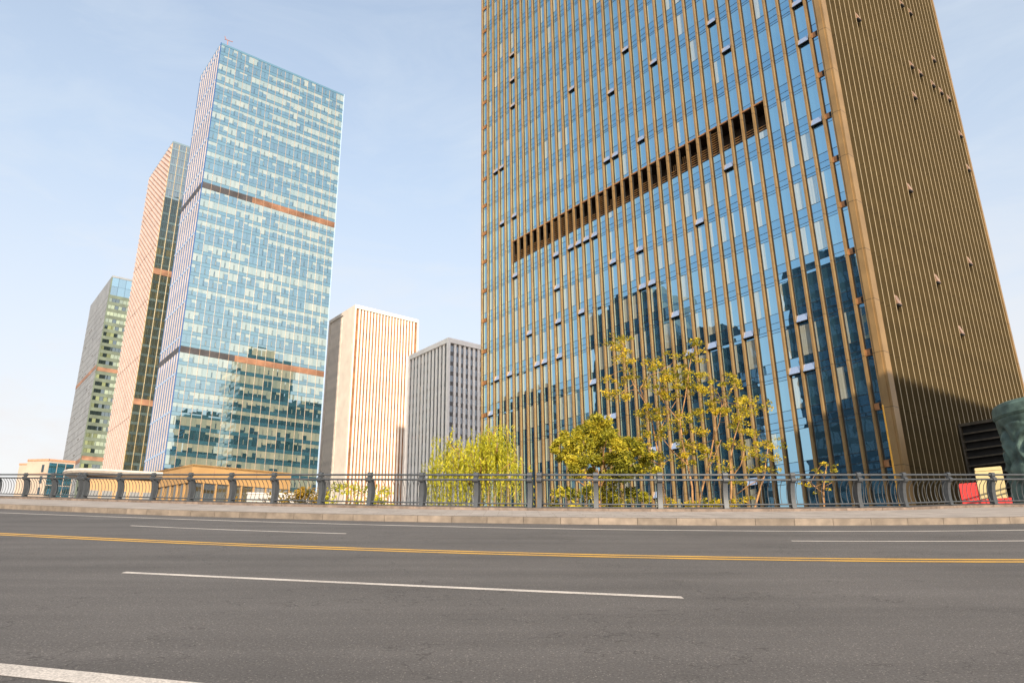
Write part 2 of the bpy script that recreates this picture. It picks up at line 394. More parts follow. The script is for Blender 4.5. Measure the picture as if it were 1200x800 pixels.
def annex():
    c=np.array([26.07,51.81])-.8*V2[:2]; sd=Face(c, U2, -V2); zc=at(1122,497,np.hypot(*sd.p(10.45,0)[:2]))[2]
    a=sd.p(10.45,0,.05); root=thing('louvred_annex','low dark annex of broad horizontal blades against the gold tower, left of the carved pillar','annex',a)
    F_=Face(a[:2], -V2, -U2); L_=9.0; m=MB()
    F_.box(m, .02, L_, 0, zc-.2, -17, -.4); m.build('wall', Mt['core'], root)
    m=MB(); F_.box(m, 0, L_+.2, zc-.22, zc, -17, .05); m.build('roof_edge', Mt['recess'], root)
    for q in range(24):
        z=zc-.78-.62*q
        if z<.2: break
        m=MB(); m.hexa([F_.p(.02,z,-.38),F_.p(L_,z,-.38),F_.p(L_,z-.1,.0),F_.p(.02,z-.1,.0),F_.p(.02,z+.05,-.38),F_.p(L_,z+.05,-.38),F_.p(L_,z+.02,.0),F_.p(.02,z+.02,.0)])
        m.build('blade', Mt['recess'], root)
    m=MB(); F_.box(m, 0, .12, 0, zc-.22, -.39, .03); m.build('post', Mt['recess'], root)
annex()

# ------------------------------------------------------------------ blue glass tower
Mt['b_spandrel']=glass('teal_spandrel_glass', (.035,.105,.135), (.72,.91,.96), .38, .02, .06, .25, basevar=.25)
Mt['b_clear']=glass('teal_vision_glass', (.025,.08,.10), (.72,.91,.96), .44, .015, .08, .25, basevar=.5)
Mt['b_blind']=glass('blind_behind_glass', (.29,.29,.21), (.80,.97,1.0), .36, .015, .05, .25, basevar=.0, second=(.17,.21,.17))
Mt['b_mull']=surf('orange_lit_mullion', (.42,.28,.19), .45, .2, var=.1)
Mt['b_dark']=surf('dark_vent_frame', (.03,.05,.07), .4, .2)
Mt['belt']=surf('brown_belt_louvre', (.30,.15,.085), .6, .1, var=.25, scale=.2)
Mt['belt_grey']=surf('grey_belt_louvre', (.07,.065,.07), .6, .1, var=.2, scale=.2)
Mt['white_fin']=surf('white_stone_fin', (.60,.49,.43), .6, var=.1, scale=.3)
Mt['blue_gap']=glass('deep_blue_gap_glass', (.02,.06,.2), (.6,.8,1.0), .10, .03, .05, .3)
Mt['white_trim']=surf('white_corner_trim', (.72,.70,.66), .5, var=.05)
def blue_tower():
    rg=random.Random(5)
    c=np.array([-105.7,226.6]); W=49.5; D=24.0; FH=4.09; ZT=CAM_Z+193.3
    R=Face(c, U2, -V2); L=Face(c, V2, -U2)
    root=thing('office_tower', 'tall slab tower of pale blue glass with two brown belts, left of the cream block', 'tower', (c[0],c[1],0))
    m=MB(); R.box(m, .3, W-.3, 0, ZT-.5, -D+.2, -.45); m.build('core', Mt['core'], root)
    m=MB(); R.box(m, 0, W, ZT-.5, ZT+.35, -D, .08); m.build('parapet', Mt['b_spandrel'], root)
    nb=16; bw=W/nb
    belts=[(CAM_Z+133.3, CAM_Z+135.6), (CAM_Z+74.2, CAM_Z+76.3)]
    floors=[]
    z=belts[0][0]-FH*14
    zz=belts[1][0]
    while zz>FH: zz-=FH; floors.append(zz)
    floors += [belts[1][1]+ (belts[0][0]-belts[1][1])/14*i for i in range(14)]
    top=(ZT-.5-belts[0][1])/14
    floors += [belts[0][1]+top*i for i in range(14)]
    floors=sorted(floors)
    for i, z0 in enumerate(floors):
        z1=z0+FH-.02
        nxt=[f for f in floors if f>z0+.1]; hi=min([f for f in nxt]+[b[0] for b in belts if b[0]>z0+.1]+[ZT-.5]); z1=hi
        m=MB(); zs=z0+1.25
        rowb=rg.choice([.25,.5,.8,.95,.75,.4]); off=rg.uniform(0,50); hr=rg.choice([1,1,1,.8,.6,.45]); 
        low = z0 < CAM_Z+76
        for b in range(nb):
            t=b*bw
            R.quad(m, t+.04, t+bw-.04, z0+.03, zs-.03, 0, 0, rg.random(), .007, rg)
            cl=noise.noise(Vector((b*.33+off,z0*.07,1.7)))*.9+.5 < rowb*(.75 if (b<6 and not low) else 1.1)
            for (a0,a1,vent) in ((.05,1.33,0),(1.36,1.68,1),(1.71,bw-.05,0)):
                if vent:
                    zm=z1-.03-(z1-zs-.06)*hr
                    R.quad(m, t+a0, t+a1, zm, z1-.03, 0, 2 if cl else 1, rg.random(), .007, rg)
                    if hr<1: R.quad(m, t+a0, t+a1, zs+.03, zm-.005, 0, 1, rg.random(), .007, rg)
                    if rg.random()<.7:
                        R.box(m, t+a0+.0, t+a1-.0, zs+.25, zs+1.85, .0, .04, 3)
                        R.quad(m, t+a0+.07, t+a1-.07, zs+.33, zs+1.77, .046, rg.choice([1,2,2]), rg.random())
                    continue
                h=(hr if rg.random()<.78 else rg.choice([1.0,.7,.45,.3])) if cl else rg.choice([.0,.0,.0,.25,.4])
                if z0>ZT-2*FH and rg.random()<.6: h=0
                zm=z1-.03-(z1-zs-.06)*h
                if h>0: R.quad(m, t+a0, t+a1, zm, z1-.03, 0, 2, rg.random(), .007, rg)
                if h<1: R.quad(m, t+a0, t+a1, zs+.03, zm-(.005 if h>0 else 0), 0, 1, rg.random(), .007, rg)
        R.box(m, 0, W, zs-.03, zs+.03, -.1, .035, 3); R.box(m, 0, W, z0-.03, z0+.03, -.1, .035, 3)
        m.build('window_band', [Mt['b_spandrel'], Mt['b_clear'], Mt['b_blind'], Mt['b_dark']], root)
    for z0, z1 in belts:
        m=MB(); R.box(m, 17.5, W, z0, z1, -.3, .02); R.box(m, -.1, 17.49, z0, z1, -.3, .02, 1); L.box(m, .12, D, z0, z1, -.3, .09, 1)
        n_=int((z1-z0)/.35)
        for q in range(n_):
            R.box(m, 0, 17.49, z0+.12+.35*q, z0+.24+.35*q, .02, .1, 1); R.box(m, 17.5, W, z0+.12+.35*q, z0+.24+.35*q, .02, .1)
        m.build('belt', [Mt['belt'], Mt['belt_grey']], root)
    pr=None
    for b in range(1, nb):
        if pr is None:
            m=MB(); R.box(m, b*bw-.045, b*bw+.045, 0, ZT-.6, -.1, .13); pr=m.build('mullion', Mt['b_mull'], root); b0=b
        else: share(pr, 'mullion', root, U2*bw*(b-b0))
    m=MB(); R.box(m, W-.1, W+.2, 0, ZT+.3, -.5, .12); m.build('corner_fin', Mt['pale_blue'], root)
    m=MB(); R.box(m, -.12, .12, 0, ZT+.3, -.3, .14); m.build('corner_fin', Mt['blue_gap'], root)
    # narrow left side
    m=MB()
    k=0; z=CAM_Z-6
    while z<ZT-.6:
        z1=min(z+FH*1, ZT-.55)
        L.quad(m, .15, D, max(.02,z), z1, 0, 0, rg.random(), .007, rg); z=z1
    zz=[CAM_Z+18+ (12.3)*q for q in range(15)]
    for q in zz:
        if q<ZT-2: L.box(m, .15, D, q-.35, q+.35, -.1, .09, 1)
    m.build('side_glazing', [Mt['blue_gap'], Mt['pale_blue']], root)
    pr=None
    for q in range(8):
        t=1.0+2.9*q
        if pr is None:
            m=MB(); L.box(m, t, t+1.2, 0, ZT-.3, 0, .06); pr=m.build('side_fin', Mt['white_fin'], root); t0=t
        else: share(pr, 'side_fin', root, V2*(t-t0))
    # rear and far ends
    for nm, F_, w_ in (('rear_wall', Face(R.p(0,0,-D)[:2], U2, V2), W), ('end_wall', Face(R.p(W,0)[:2], V2, U2), D)):
        m=MB(); z=0
        while z<ZT-1:
            F_.quad(m, .2, w_-.2, z, min(z+2.8,ZT-.5), 0, 0, rg.random(), .007, rg); F_.box(m, .2, w_-.2, z+2.8, min(z+FH,ZT-.5), -.2, .05, 1); z+=FH
        m.build(nm, [Mt['b_clear'], Mt['b_spandrel']], root)
    m=MB(); p=R.p(2.5, ZT+.35, -1.2)
    m.tube([p, p+Z3*3.2], .16, 6); m.tube([p+Z3*3.0-U2*1.2, p+Z3*3.3+U2*1.8], .14, 6); m.tube([p+Z3*3.1-U2*.6, p+Z3*4.3-U2*1.3], .12, 6)
    m.build('rooftop_davit', Mt['redgrey'], root)
Mt['pale_blue']=surf('pale_blue_panel', (.34,.45,.62), .5, var=.08)
Mt['redgrey']=surf('rust_red_steel', (.35,.16,.13), .6)
blue_tower()

# ------------------------------------------------------------------ tower with pink diagonal fins
Mt['pink_fin']=surf('pink_white_fin', (.58,.455,.39), .6, var=.07, scale=.3)
Mt['peach_gap']=surf('peach_stone', (.42,.25,.185), .7, var=.12, scale=.3)
Mt['t_glass']=glass('smoky_blue_glass', (.05,.055,.04), (.78,.92,1.0), .30, .015, .06, .25, basevar=.7, second=(.11,.09,.035))
Mt['t_span']=glass('grey_spandrel_glass', (.10,.13,.12), (.8,.95,1.0), .28, .02, .05, .25)
Mt['t_mull']=surf('gold_mullion', (.42,.31,.16), .45, .2, var=.1)
def clip_rect(poly, w, z0, z1):
    def cut(p, f):
        o=[]
        for i in range(len(p)):
            a, b = p[i], p[(i+1)%len(p)]; fa, fb = f(a), f(b)
            if fa>=0: o.append(a)
            if fa*fb<0:
                s=fa/(fa-fb); o.append((a[0]+s*(b[0]-a[0]), a[1]+s*(b[1]-a[1])))
        return o
    for f in (lambda q:q[0], lambda q:w-q[0], lambda q:q[1]-z0, lambda q:z1-q[1]):
        if poly: poly=cut(poly, f)
    return poly
def diagonal_tower():
    rg=random.Random(9); s=325/300.
    c=np.array([-138.5,266.1])*s; ZT=CAM_Z+178*s; W=36.0; D=36.0*s; FH=4.0
    R=Face(c, U2, -V2); L=Face(c, V2, -U2)
    root=thing('office_tower', 'slim tower with a pink diagonally striped side and dark gold-lined glass, behind the blue tower', 'tower', (c[0],c[1],0))
    m=MB(); R.box(m, .3, W-.3, 0, ZT-.5, -D+.2, -.4); m.build('core', Mt['core'], root)
    m=MB(); R.box(m, 0, W, ZT-.5, ZT+.4, -D, .06); m.build('parapet', Mt['t_span'], root)
    belt=at(186,318,325)[2]
    nb=12; bw=W/nb; z=0; k=0
    while z<ZT-.6:
        m=MB(); z1=min(z+FH, ZT-.5)
        for b in range(nb):
            R.quad(m, b*bw+.05, (b+1)*bw-.05, z+.03, min(z+1.1,z1)-.03, 0, 1, rg.random(), .02, rg)
            if z1>z+1.2:
                for q in range(3):
                    a0=b*bw+.05+q*(bw-.1)/3
                    R.quad(m, a0, a0+(bw-.1)/3-.06, z+1.1, z1-.03, 0, 0, rg.random() if rg.random()<.4 else 0, .02, rg)
        R.box(m, 0, W, z-.04, z+.04, -.1, .05, 2)
        m.build('window_band', [Mt['t_glass'], Mt['t_span'], Mt['b_dark']], root); z+=FH
    m=MB(); R.box(m, 0, W, belt-1.3, belt+1.3, -.2, .22); m.build('belt', Mt['belt'], root)
    zb=at(160,470,325)[2]
    m=MB(); R.box(m, 0, W, zb-1.2, zb+1.2, -.2, .22); m.build('belt', Mt['belt'], root)
    pr=None
    for b in range(0, nb+1):
        if pr is None:
            m=MB(); R.box(m, -.1, .1, 0, ZT-.6, -.1, .25); pr=m.build('mullion', Mt['t_mull'], root)
        else: share(pr, 'mullion', root, U2*bw*b)
    m=MB(); L.quad(m, 0, D, 0, ZT-.5, 0)
    m.build('striped_wall', Mt['peach_gap'], root)
    # diagonal stripes: 1.5 m across for every metre they drop, towards the street corner
    per=3.5; wd=1.9; K=1.45
    n=int((D+ZT*K)/per)+2
    for i in range(n):
        x=-1+per*i         # meets z=0 at t = x - ... (t falls as z falls)
        poly=[(x-K*ZT, 0.0), (x-K*ZT+wd, 0.0), (x+wd, ZT), (x, ZT)]
        poly=clip_rect(poly, D, 0.02, ZT-.6)
        if len(poly)<3: continue
        m=MB(); m.prism([L.p(t, z, .01) for t, z in poly], L.n*.22)
        m.build('diagonal_fin', Mt['pink_fin'], root)
    for q in range(1,8):
        m=MB(); L.box(m, 0, D, 25*q-.1, 25*q+.1, .2, .26); m.build('joint_line', Mt['peach_gap'], root)
diagonal_tower()

# ------------------------------------------------------------------ far banded tower
Mt['f_panel']=surf('grey_green_panel', (.25,.26,.27), .6, var=.1, scale=.15)
Mt['f_line']=surf('dark_panel_joint', (.10,.09,.08), .7)
Mt['f_span']=surf('olive_spandrel', (.115,.145,.105), .6, var=.15, scale=.2)
Mt['f_win']=glass('green_office_glass', (.28,.32,.17), (.85,.97,1.0), .20, .03, .04, .25, basevar=.0, second=(.02,.03,.03))
Mt['f_top']=glass('blue_top_glass', (.10,.22,.32), (.8,.93,1.0), .3, .02, .05, .25)
def banded_tower():
    rg=random.Random(3); s=1.6
    c=np.array([-150.2,259.7])*s; ZT=CAM_Z+115.2*s; W=40.0; D=39*s; FH=4.3
    R=Face(c, U2, -V2); L=Face(c, V2, -U2)
    root=thing('office_tower', 'leftmost tall tower with a grey panelled side and green banded windows', 'tower', (c[0],c[1],0))
    m=MB(); R.box(m, .3, W-.3, 0, ZT-.5, -D+.2, -.5); m.build('core', Mt['core'], root)
    m=MB(); R.box(m, 0, W, ZT-.5, ZT+.6, -D, .06); m.build('parapet', Mt['f_panel'], root)
    m=MB()
    for q in range(2):
        for b in range(10):
            R.quad(m, b*4+.06, b*4+3.94, ZT-.5-5.6*(q+1), ZT-.62-5.6*q, 0, 0, rg.random(), .03, rg)
    m.build('top_glazing', Mt['f_top'], root)
    z=ZT-.5-11.2-FH
    b1=at(140,431,480)[2]; b2=at(125,540,480)[2]
    while z>0:
        m=MB(); R.box(m, 0, W, z+2.3, z+FH, -.3, .0, 0)
        if abs(z+2-b1)<2.2 or abs(z+2-b2)<2.2: 
            R.box(m, 0, W, z, z+2.29, -.3, .1, 1)
        else:
            dk=rg.choice([.1,.25,.5,.75])
            for b in range(20):
                R.quad(m, b*2+.07, b*2+1.93, z+.04, z+2.26, -.12, 2, 1.0 if rg.random()<dk else rg.random()*.6, .02, rg)
        m.build('window_band', [Mt['f_span'], Mt['belt'], Mt['f_win']], root); z-=FH
    m=MB(); L.quad(m, 0, D, 0, ZT-.5, 0, 0)
    z=ZT-.5-11.2
    while z>0: L.box(m, 0, D, z-.12, z+.12, -.1, .03, 1); z-=FH
    for q in range(12): L.box(m, q*5.2-.07, q*5.2+.07, 0, ZT-.6, -.1, .02, 1)
    for q in range(26):
        z=ZT-14-FH*rg.randrange(2,30); t=rg.uniform(3,D-5); L.box(m, t, t+rg.uniform(2,5), z-.7, z+.1, 0, .06, 1)
    for zb in (b1, b2): L.box(m, 0, D, zb-1.2, zb+1.2, -.2, .12, 2)
    m.build('panelled_wall', [Mt['f_panel'], Mt['f_line'], Mt['belt']], root)
    m=MB(); R.box(m, -.3, .35, 0, ZT-.5, -.6, .1); m.build('corner_post', Mt['f_span'], root)
banded_tower()

# ------------------------------------------------------------------ stone-finned blocks
Mt['cream']=surf('cream_stone', (.74,.645,.55), .75, var=.06, scale=.2)
Mt['cream_wall']=surf('orange_brown_infill', (.30,.13,.05), .6, var=.25, scale=.3)
Mt['grey_stone']=surf('pale_grey_stone', (.86,.79,.74), .8, var=.04, scale=.3)
Mt['g_win']=glass('grey_block_glass', (.05,.05,.06), (.85,.92,1.0), .25, .02, .05, .3)
Mt['g_win2']=surf('grey_block_spandrel', (.13,.12,.12), .7)
def finned(label, c, D0, W, DL, ZT, rp, rw, lp, lw, stone, gapm, shade, edge, plain):
    rg=random.Random(int(W*10)); R=Face(c, U2, -V2); L=Face(c, V2, -U2)
    root=thing('office_block', label, 'office block', (c[0],c[1],0))
    m=MB(); R.box(m, .9, W-.5, 0, ZT-1.5, -DL+.4, -.9); m.build('core', Mt['core'], root)
    m=MB(); R.box(m, 0, W, ZT-1.5, ZT, -DL, .02); R.box(m, .2, W-.2, ZT, ZT+.35, -DL+.2, -.2); m.build('cornice', stone, root)
    m=MB(); z=0.02; FH=3.6
    while z<ZT-1.6:
        z1=min(z+FH, ZT-1.52)
        n=int(round((W-2*edge)/rp))
        for b in range(n):
            t0=edge+rp*b
            R.quad(m, t0, t0+rp, z, min(z+1.5,z1), -.7, 1, rg.random())
            if z1>z+1.6: R.quad(m, t0, t0+rp, z+1.5, z1, -.72, 0, rg.random(), .01, rg)
        z+=FH
    m.build('infill_wall', gapm, root)
    m=MB(); z=.02
    while z<ZT-1.6:
        z1=min(z+FH, ZT-1.52)
        L.quad(m, .5, DL-.3, z, min(z+1.4,z1), -.7, 1, rg.random())
        if z1>z+1.5: L.quad(m, .5, DL-.3, z+1.4, z1, -.72, 0, rg.random(), .01, rg)
        z+=FH
    m.build('side_infill', gapm if shade else [Mt['g_win2'], stone], root)
    for F_, Ln, p_, w_, e in ((R, W, rp, rw, edge),(L, DL, lp, lw, edge)):
        if F_ is L and plain:
            m=MB(); F_.box(m, edge+.01, plain, 0, ZT-1.5, -.85, 0); m.build('plain_bay', stone, root)
        n=int(round((Ln-2*e)/p_)); pr=None
        for b in range(1, n):
            t=e+p_*b-w_/2
            if F_ is L and plain and t<plain: continue
            if pr is None:
                m=MB(); F_.box(m, t, t+w_, 0, ZT-1.5, -.74, -.74+(.34 if F_ is R else .25)); pr=m.build('stone_fin' if F_ is R else 'side_fin', stone, root); t0=t
            else: share(pr, pr.name.split('.')[0], root, F_.d*(t-t0))
    m=MB(); R.box(m, 0, edge-.3, 0, ZT-1.5, -edge+.2, .03); m.build('corner_pier', stone, root)
    m=MB(); R.box(m, W-edge+.3, W, 0, ZT-1.5, -.9, .03); m.build('corner_pier', stone, root)
    m=MB(); L.box(m, DL-edge+.2, DL, 0, ZT-1.5, -.9, .03); m.build('corner_pier', stone, root)
finned('cream stone block with narrow orange-brown slots, between the blue tower and the grey block', (-76.3,341.6), 350, 36.4, 28.6, CAM_Z+134.8,
       1.72, .86, 1.35, .8, Mt['cream'], [Mt['cream_wall'], Mt['cream_wall']], False, 1.1, 12.5)
finned('shaded pale grey block with dark window slots, beside the gold-finned tower', (-22.3,249.0), 250, 30.0, 27.0, CAM_Z+85.4,
       2.05, .95, 2.3, 1.25, Mt['grey_stone'], [Mt['g_win'], Mt['g_win2']], True, 1.25, 0)
# ------------------------------------------------------------------ podium, canopy pavilion, small far block
Mt['p_gold']=surf('golden_fascia', (.40,.235,.09), .5, .1, var=.06, scale=.3)
Mt['p_glass']=glass('podium_glass', (.10,.08,.045), (.9,.93,.95), .25, .02, .05, .4)
Mt['p_white']=surf('white_canopy', (.50,.45,.40), .5, var=.06)
def podium():
    rg=random.Random(2)
    P=at(226,543.3,150); ZT=P[2]
    def hor(px, py):       # point of the roof edge at the same height
        r=ray(px,py); return EYE+r*((ZT-CAM_Z)/r[2])
    A=hor(168,554.5); B_=hor(341,553.8)
    d1=A-P; l1=np.linalg.norm(d1[:2]); d1=d1/np.linalg.norm(d1); d2=B_-P; l2=np.linalg.norm(d2[:2]); d2=d2/np.linalg.norm(d2)
    d1[2]=d2[2]=0; n1=np.array([d1[1],-d1[0],0]); n2=np.array([d2[1],-d2[0],0])
    if n1@P>0: n1=-n1
    if n2@P>0: n2=-n2
    l1=min(l1*1.5, 45)
    root=thing('podium_building', 'low golden podium with a dark gridded window front, below the blue glass tower', 'podium', (P[0],P[1],0))
    F1=Face(P[:2], d1, n1); F2=Face(P[:2], d2, n2)
    m=MB(); t3=P+d2*l2; t1=P+d1*l1; ba=np.array([-.35,.94,0])*16
    poly=[P, t3, t3+ba, t1+ba, t1]
    m.prism([np.array([q[0],q[1],ZT-.5]) for q in poly], (0,0,.4)); m.build('roof', Mt['p_gold'], root)
    for F_, l in ((F1,l1),(F2,l2)):
        m=MB(); F_.box(m, 0.0 if F_ is F2 else .02, l, ZT-3.3, ZT-.02, -.6, 0)
        for q in range(1,int(l/4)): F_.box(m, 4*q, 4*q+.08, ZT-3.28, ZT-.04, -.1, .006, 1)
        m.build('fascia', [Mt['p_gold'], Mt['belt']], root)
        m=MB(); n=int(l/2.2)
        for q in range(n):
            for z in range(5):
                F_.quad(m, q*l/n+.05, (q+1)*l/n-.05, .1+z*(ZT-3.4)/5, (z+1)*(ZT-3.4)/5, -.5, 0, rg.random(), .02, rg)
        m.build('window_front', Mt['p_glass'], root)
        for q in range(0, n+1):
            m=MB(); F_.box(m, q*l/n-.13, q*l/n+.13, 0, ZT-3.31, -.55, -.1); m.build('mullion', Mt['p_gold'], root)
        for z in range(1,5):
            m=MB(); zz=z*(ZT-3.4)/5; F_.box(m, 0.15, l, zz-.12, zz+.12, -.52, -.15); m.build('transom', Mt['p_gold'], root)
    # pavilion with a white round-ended canopy
    D=138; a=at(72,546.2,D); b=at(192,547.6,D); ZC=a[2]; b[2]=ZC
    d=(b-a)/np.linalg.norm(b-a); nn=np.array([d[1],-d[0],0]); nn = -nn if nn@a>0 else nn
    L_=np.linalg.norm(b-a); root=thing('pavilion', 'golden pavilion under a long white canopy, left of the podium', 'pavilion', (a[0],a[1],0))
    F_=Face(a[:2], d, nn); m=MB(); hw=5.0
    def outline(r, z, sh):
        o=[]
        for q in range(13):
            w=math.pi/2+math.pi*q/12; o.append(F_.p(hw+r*math.cos(w), z, -hw+r*math.sin(w)))
        o.append(F_.p(L_, z, -hw-r)); o.append(F_.p(L_, z, -hw+r)); return o
    prs=[(hw-1.2,ZC-.95),(hw-.25,ZC-.62),(hw,ZC-.3),(hw-.15,ZC)]
    rings=[outline(r,z,0) for r,z in prs]
    for k in range(3):
        for q in range(15):
            q2=(q+1)%15; m.quad([rings[k][q], rings[k][q2], rings[k+1][q2], rings[k+1][q]], 0)
    m.quad(rings[3], 0); m.quad(rings[0][::-1], 0)
    m.build('canopy', Mt['p_white'], root)
    m=MB(); F_.box(m, 3, L_-.5, 0, ZC-1.17, -8, -2.2); m.build('wall', Mt['p_gold'], root)
    for q in range(9):
        t=4.2+q*2.0
        if t+1.5<L_-1:
            m=MB(); F_.quad(m, t, t+1.5, .3, ZC-3.2, -2.17, 0, rg.random()); m.build('window', Mt['p_glass'], root)
podium()
Mt['a_wall']=surf('cream_apartment_wall', (.40,.32,.25), .8, var=.08, scale=.2)
Mt['a_trim']=surf('terracotta_trim', (.42,.22,.13), .8)
def far_block():
    rg=random.Random(4); c=at(57,540,260); c[2]; R=Face(c[:2], U2, -V2); L=Face(c[:2], np.array([-1,.05,0]), np.array([-.05,-1,0]))
    ZT=at(57,537.3,260)[2]
    root=thing('apartment_block', 'small cream block with terracotta edging at the far left behind the railing', 'building', (c[0],c[1],0))
    m=MB(); lw=6.4
    m.prism([np.array([*q[:2],0]) for q in (L.p(0,0), L.p(lw,0), L.p(lw,0,-10), R.p(7,0,-4), R.p(7,0))], (0,0,ZT-.6)); m.build('wall', Mt['a_wall'], root)
    m=MB(); L.box(m, -.1, lw, ZT-.59, ZT, -.6, .15); R.box(m, .2, 7, ZT-.59, ZT, -.6, .15); m.build('roof_edge', Mt['a_trim'], root)
    m=MB(); L.box(m, 0, lw, ZT-4.6, ZT-4.2, .0, .12); m.build('string_course', Mt['a_trim'], root)
    m=MB(); L.box(m, lw+.02, lw+2.6, 0, ZT-1.6, -8, -.4, 0); L.box(m, lw, lw+2.7, ZT-1.59, ZT-1.1, -8.1, -.3, 1); m.build('side_wing', [Mt['a_wall'], Mt['a_trim']], root)
    for k in range(9):
        z=ZT-3.9-3.3*k
        for t in (1.0,):
            m=MB(); L.box(m, t, t+.75, z, z+2.2, -.1, .04); m.build('window', Mt['b_dark'], root)
    m=MB(); 
    for k in range(10):
        for q in range(3): R.quad(m, .3+2.2*q, 2.3+2.2*q, max(.1,ZT-.9-3.3*(k+1)), ZT-1.1-3.3*k, .06, 0, rg.random(), .02, rg)
    m.build('side_windows', Mt['b_clear'], root)
far_block()
Mt['low_wall']=surf('pale_low_wall', (.44,.41,.38), .8, var=.08, scale=.4)
def low_wall():
    a=at(290,576.5,62); b=at(374,573.5,62); b[2]=a[2]; d=(b-a)/np.linalg.norm(b-a); nn=np.array([d[1],-d[0],0]); nn=-nn if nn@a>0 else nn
    F_=Face(a[:2], d, nn); root=thing('garden_wall', 'low pale wall behind the bushes left of the cream block', 'wall', (a[0],a[1],0))
    L_=np.linalg.norm(b-a); m=MB(); F_.box(m, 0, L_, 0, a[2]-.12, -.3, 0); m.build('wall', Mt['low_wall'], root)
    m=MB(); F_.box(m, -.05, L_+.05, a[2]-.12, a[2], -.36, .06); m.build('coping', Mt['p_white'], root)
low_wall()

# ------------------------------------------------------------------ towers beside and behind the viewer (seen in the glass, and shading the base)
Mt['r_dark']=surf('slate_cladding', (.06,.075,.09), .6, var=.15, scale=.1)
Mt['r_stone']=surf('tan_cladding', (.42,.31,.22), .7, var=.1, scale=.1)
Mt['r_win']=glass('slate_window_glass', (.025,.04,.055), (.7,.85,1.0), .10, .03, .05, .25)
def plain_block(label, c, w, d, h, wall, fh=3.8, rows=True, cap=0):
    root=thing('office_block', label, 'office block', (c[0],c[1],0)); rg=random.Random(int(h*7))
    R=Face(c, U2, -V2); m=MB(); R.box(m, 0, w, 0, h, -d, 0); m.build('wall', wall, root)
    if cap:
        m=MB(); R.box(m, w*.25, w*.75, h, h+cap, -d*.75, -d*.25); m.build('roof_plant', wall, root)
    faces=[(R,w),(Face(R.p(w,0)[:2], V2, U2),d),(Face(R.p(w,0,-d)[:2], -U2, V2),w),(Face(R.p(0,0,-d)[:2], -V2, -U2),d)]
    for F_, l in faces:
        m=MB(); z=1.0
        while z<h-2.5:
            n=max(2,int(l/1.5))
            for q in range(n):
                F_.quad(m, l*q/n+.15, l*(q+1)/n-.15, z, z+fh*.6, .04, 0, rg.random(), .01, rg)
            z+=fh
        m.build('window_face', Mt['r_win'], root)
plain_block('tall slate tower mirrored high in the right part of the gold tower', (-88.4,15.5), 16, 17, 75, Mt['r_dark'], cap=4)
plain_block('tan stone tower mirrored as a pale strip beside the slate one in the gold tower', (-69,20.5), 5, 4, 73, Mt['r_stone'])
plain_block('low slate block mirrored at the bottom right of the gold tower', (-67,9.5), 11, 24, 47, Mt['r_dark'])
plain_block('narrow slate tower mirrored behind the thin trees in the gold tower', (-97,45), 14, 13, 64, Mt['r_dark'], cap=3)
plain_block('broad slate tower mirrored above the dense round tree in the gold tower', (-101,58), 14, 24, 77, Mt['r_dark'], cap=3)
plain_block('lower slate tower mirrored at the left foot of the gold tower', (-126,90), 14, 24, 62, Mt['r_dark'])
plain_block('slate block standing right of the road that shades the gold tower base', (50,-24), 34, 30, 38.5, Mt['r_dark'])
plain_block('tall dark tower mirrored in the lower right of the blue tower', (38.6,147.4), 27, 24, 124, Mt['r_dark'], cap=7)
plain_block('lower dark tower mirrored at the right edge of the blue tower', (59.5,170), 15, 24, 104, Mt['r_dark'], cap=2)
plain_block('dark block mirrored in the lower left of the blue tower', (15.5,138), 17, 15, 92, Mt['r_dark'], cap=2)

# ------------------------------------------------------------------ road, kerb, walkway
def P3(co):
    a,b,c_,d=co
    lo, hi=-23.0, 15.0
    def f(x):
        xx=min(max(x,lo),hi); y=((a*xx+b)*xx+c_)*xx+d
        if x<lo or x>hi: y+=(x-xx)*((3*a*xx+2*b)*xx+c_)
        return y
    return f
yk=P3((.00013,.01430,-.2190,20.52)); yw=P3((.00028,.01367,-.26572,18.87275)); yy=P3((.00026,.01301,-.2517,12.8619))
ydf=P3((0,.01498,-.22817,16.03609)); ydn=P3((0,.00198,-.28924,8.88347)); yn=P3((0,.0,-.312,4.302))
yr_=P3((.00033,.01818,-.25088,24.59917))
X0, X1 = -62.0, 46.0
def strip(mb, f0, f1, xa, xb, z, step=.5, mi=0, z1=None):
    n=max(1,int(round((xb-xa)/step))); xs=[xa+(xb-xa)*i/n for i in range(n+1)]
    for a,b in zip(xs,xs[1:]):
        mb.quad([(a,f0(a),z),(b,f0(b),z),(b,f1(b),z if z1 is None else z1),(a,f1(a),z if z1 is None else z1)], mi)
road=MB()
strip(road, lambda x:-9.0, lambda x:yk(x)+.05, X0, X1, 0, 1.0)
road=road.build('road', Mt['asphalt'], M=M_ROAD); tag(road, kind='structure')
def marking(name, f, wd, xa, xb, mat):
    m=MB(); strip(m, lambda x:f(x)-wd/2, lambda x:f(x)+wd/2, xa, xb, .004)
    o=m.build(name, mat); o.parent=road; return o
marking('edge_line', yw, .15, X0, X1, Mt['white_paint'])
marking('edge_line', yn, .25, -30, 2.5, Mt['white_paint'])
marking('centre_line', lambda x: yy(x)+.155, .16, X0, X1, Mt['yellow_paint'])
marking('centre_line', lambda x: yy(x)-.155, .16, X0, X1, Mt['yellow_paint'])
for xa, xb in ((-9.72,-3.66),(5.50,12.0),(-24.5,-18.4),(20,26)): marking('lane_dash', ydf, .13, xa, xb, Mt['white_paint'])
for xa, xb in ((-5.2,1.82),(-19,-12.5),(8.6,15)): marking('lane_dash', ydn, .14, xa, xb, Mt['white_paint'])
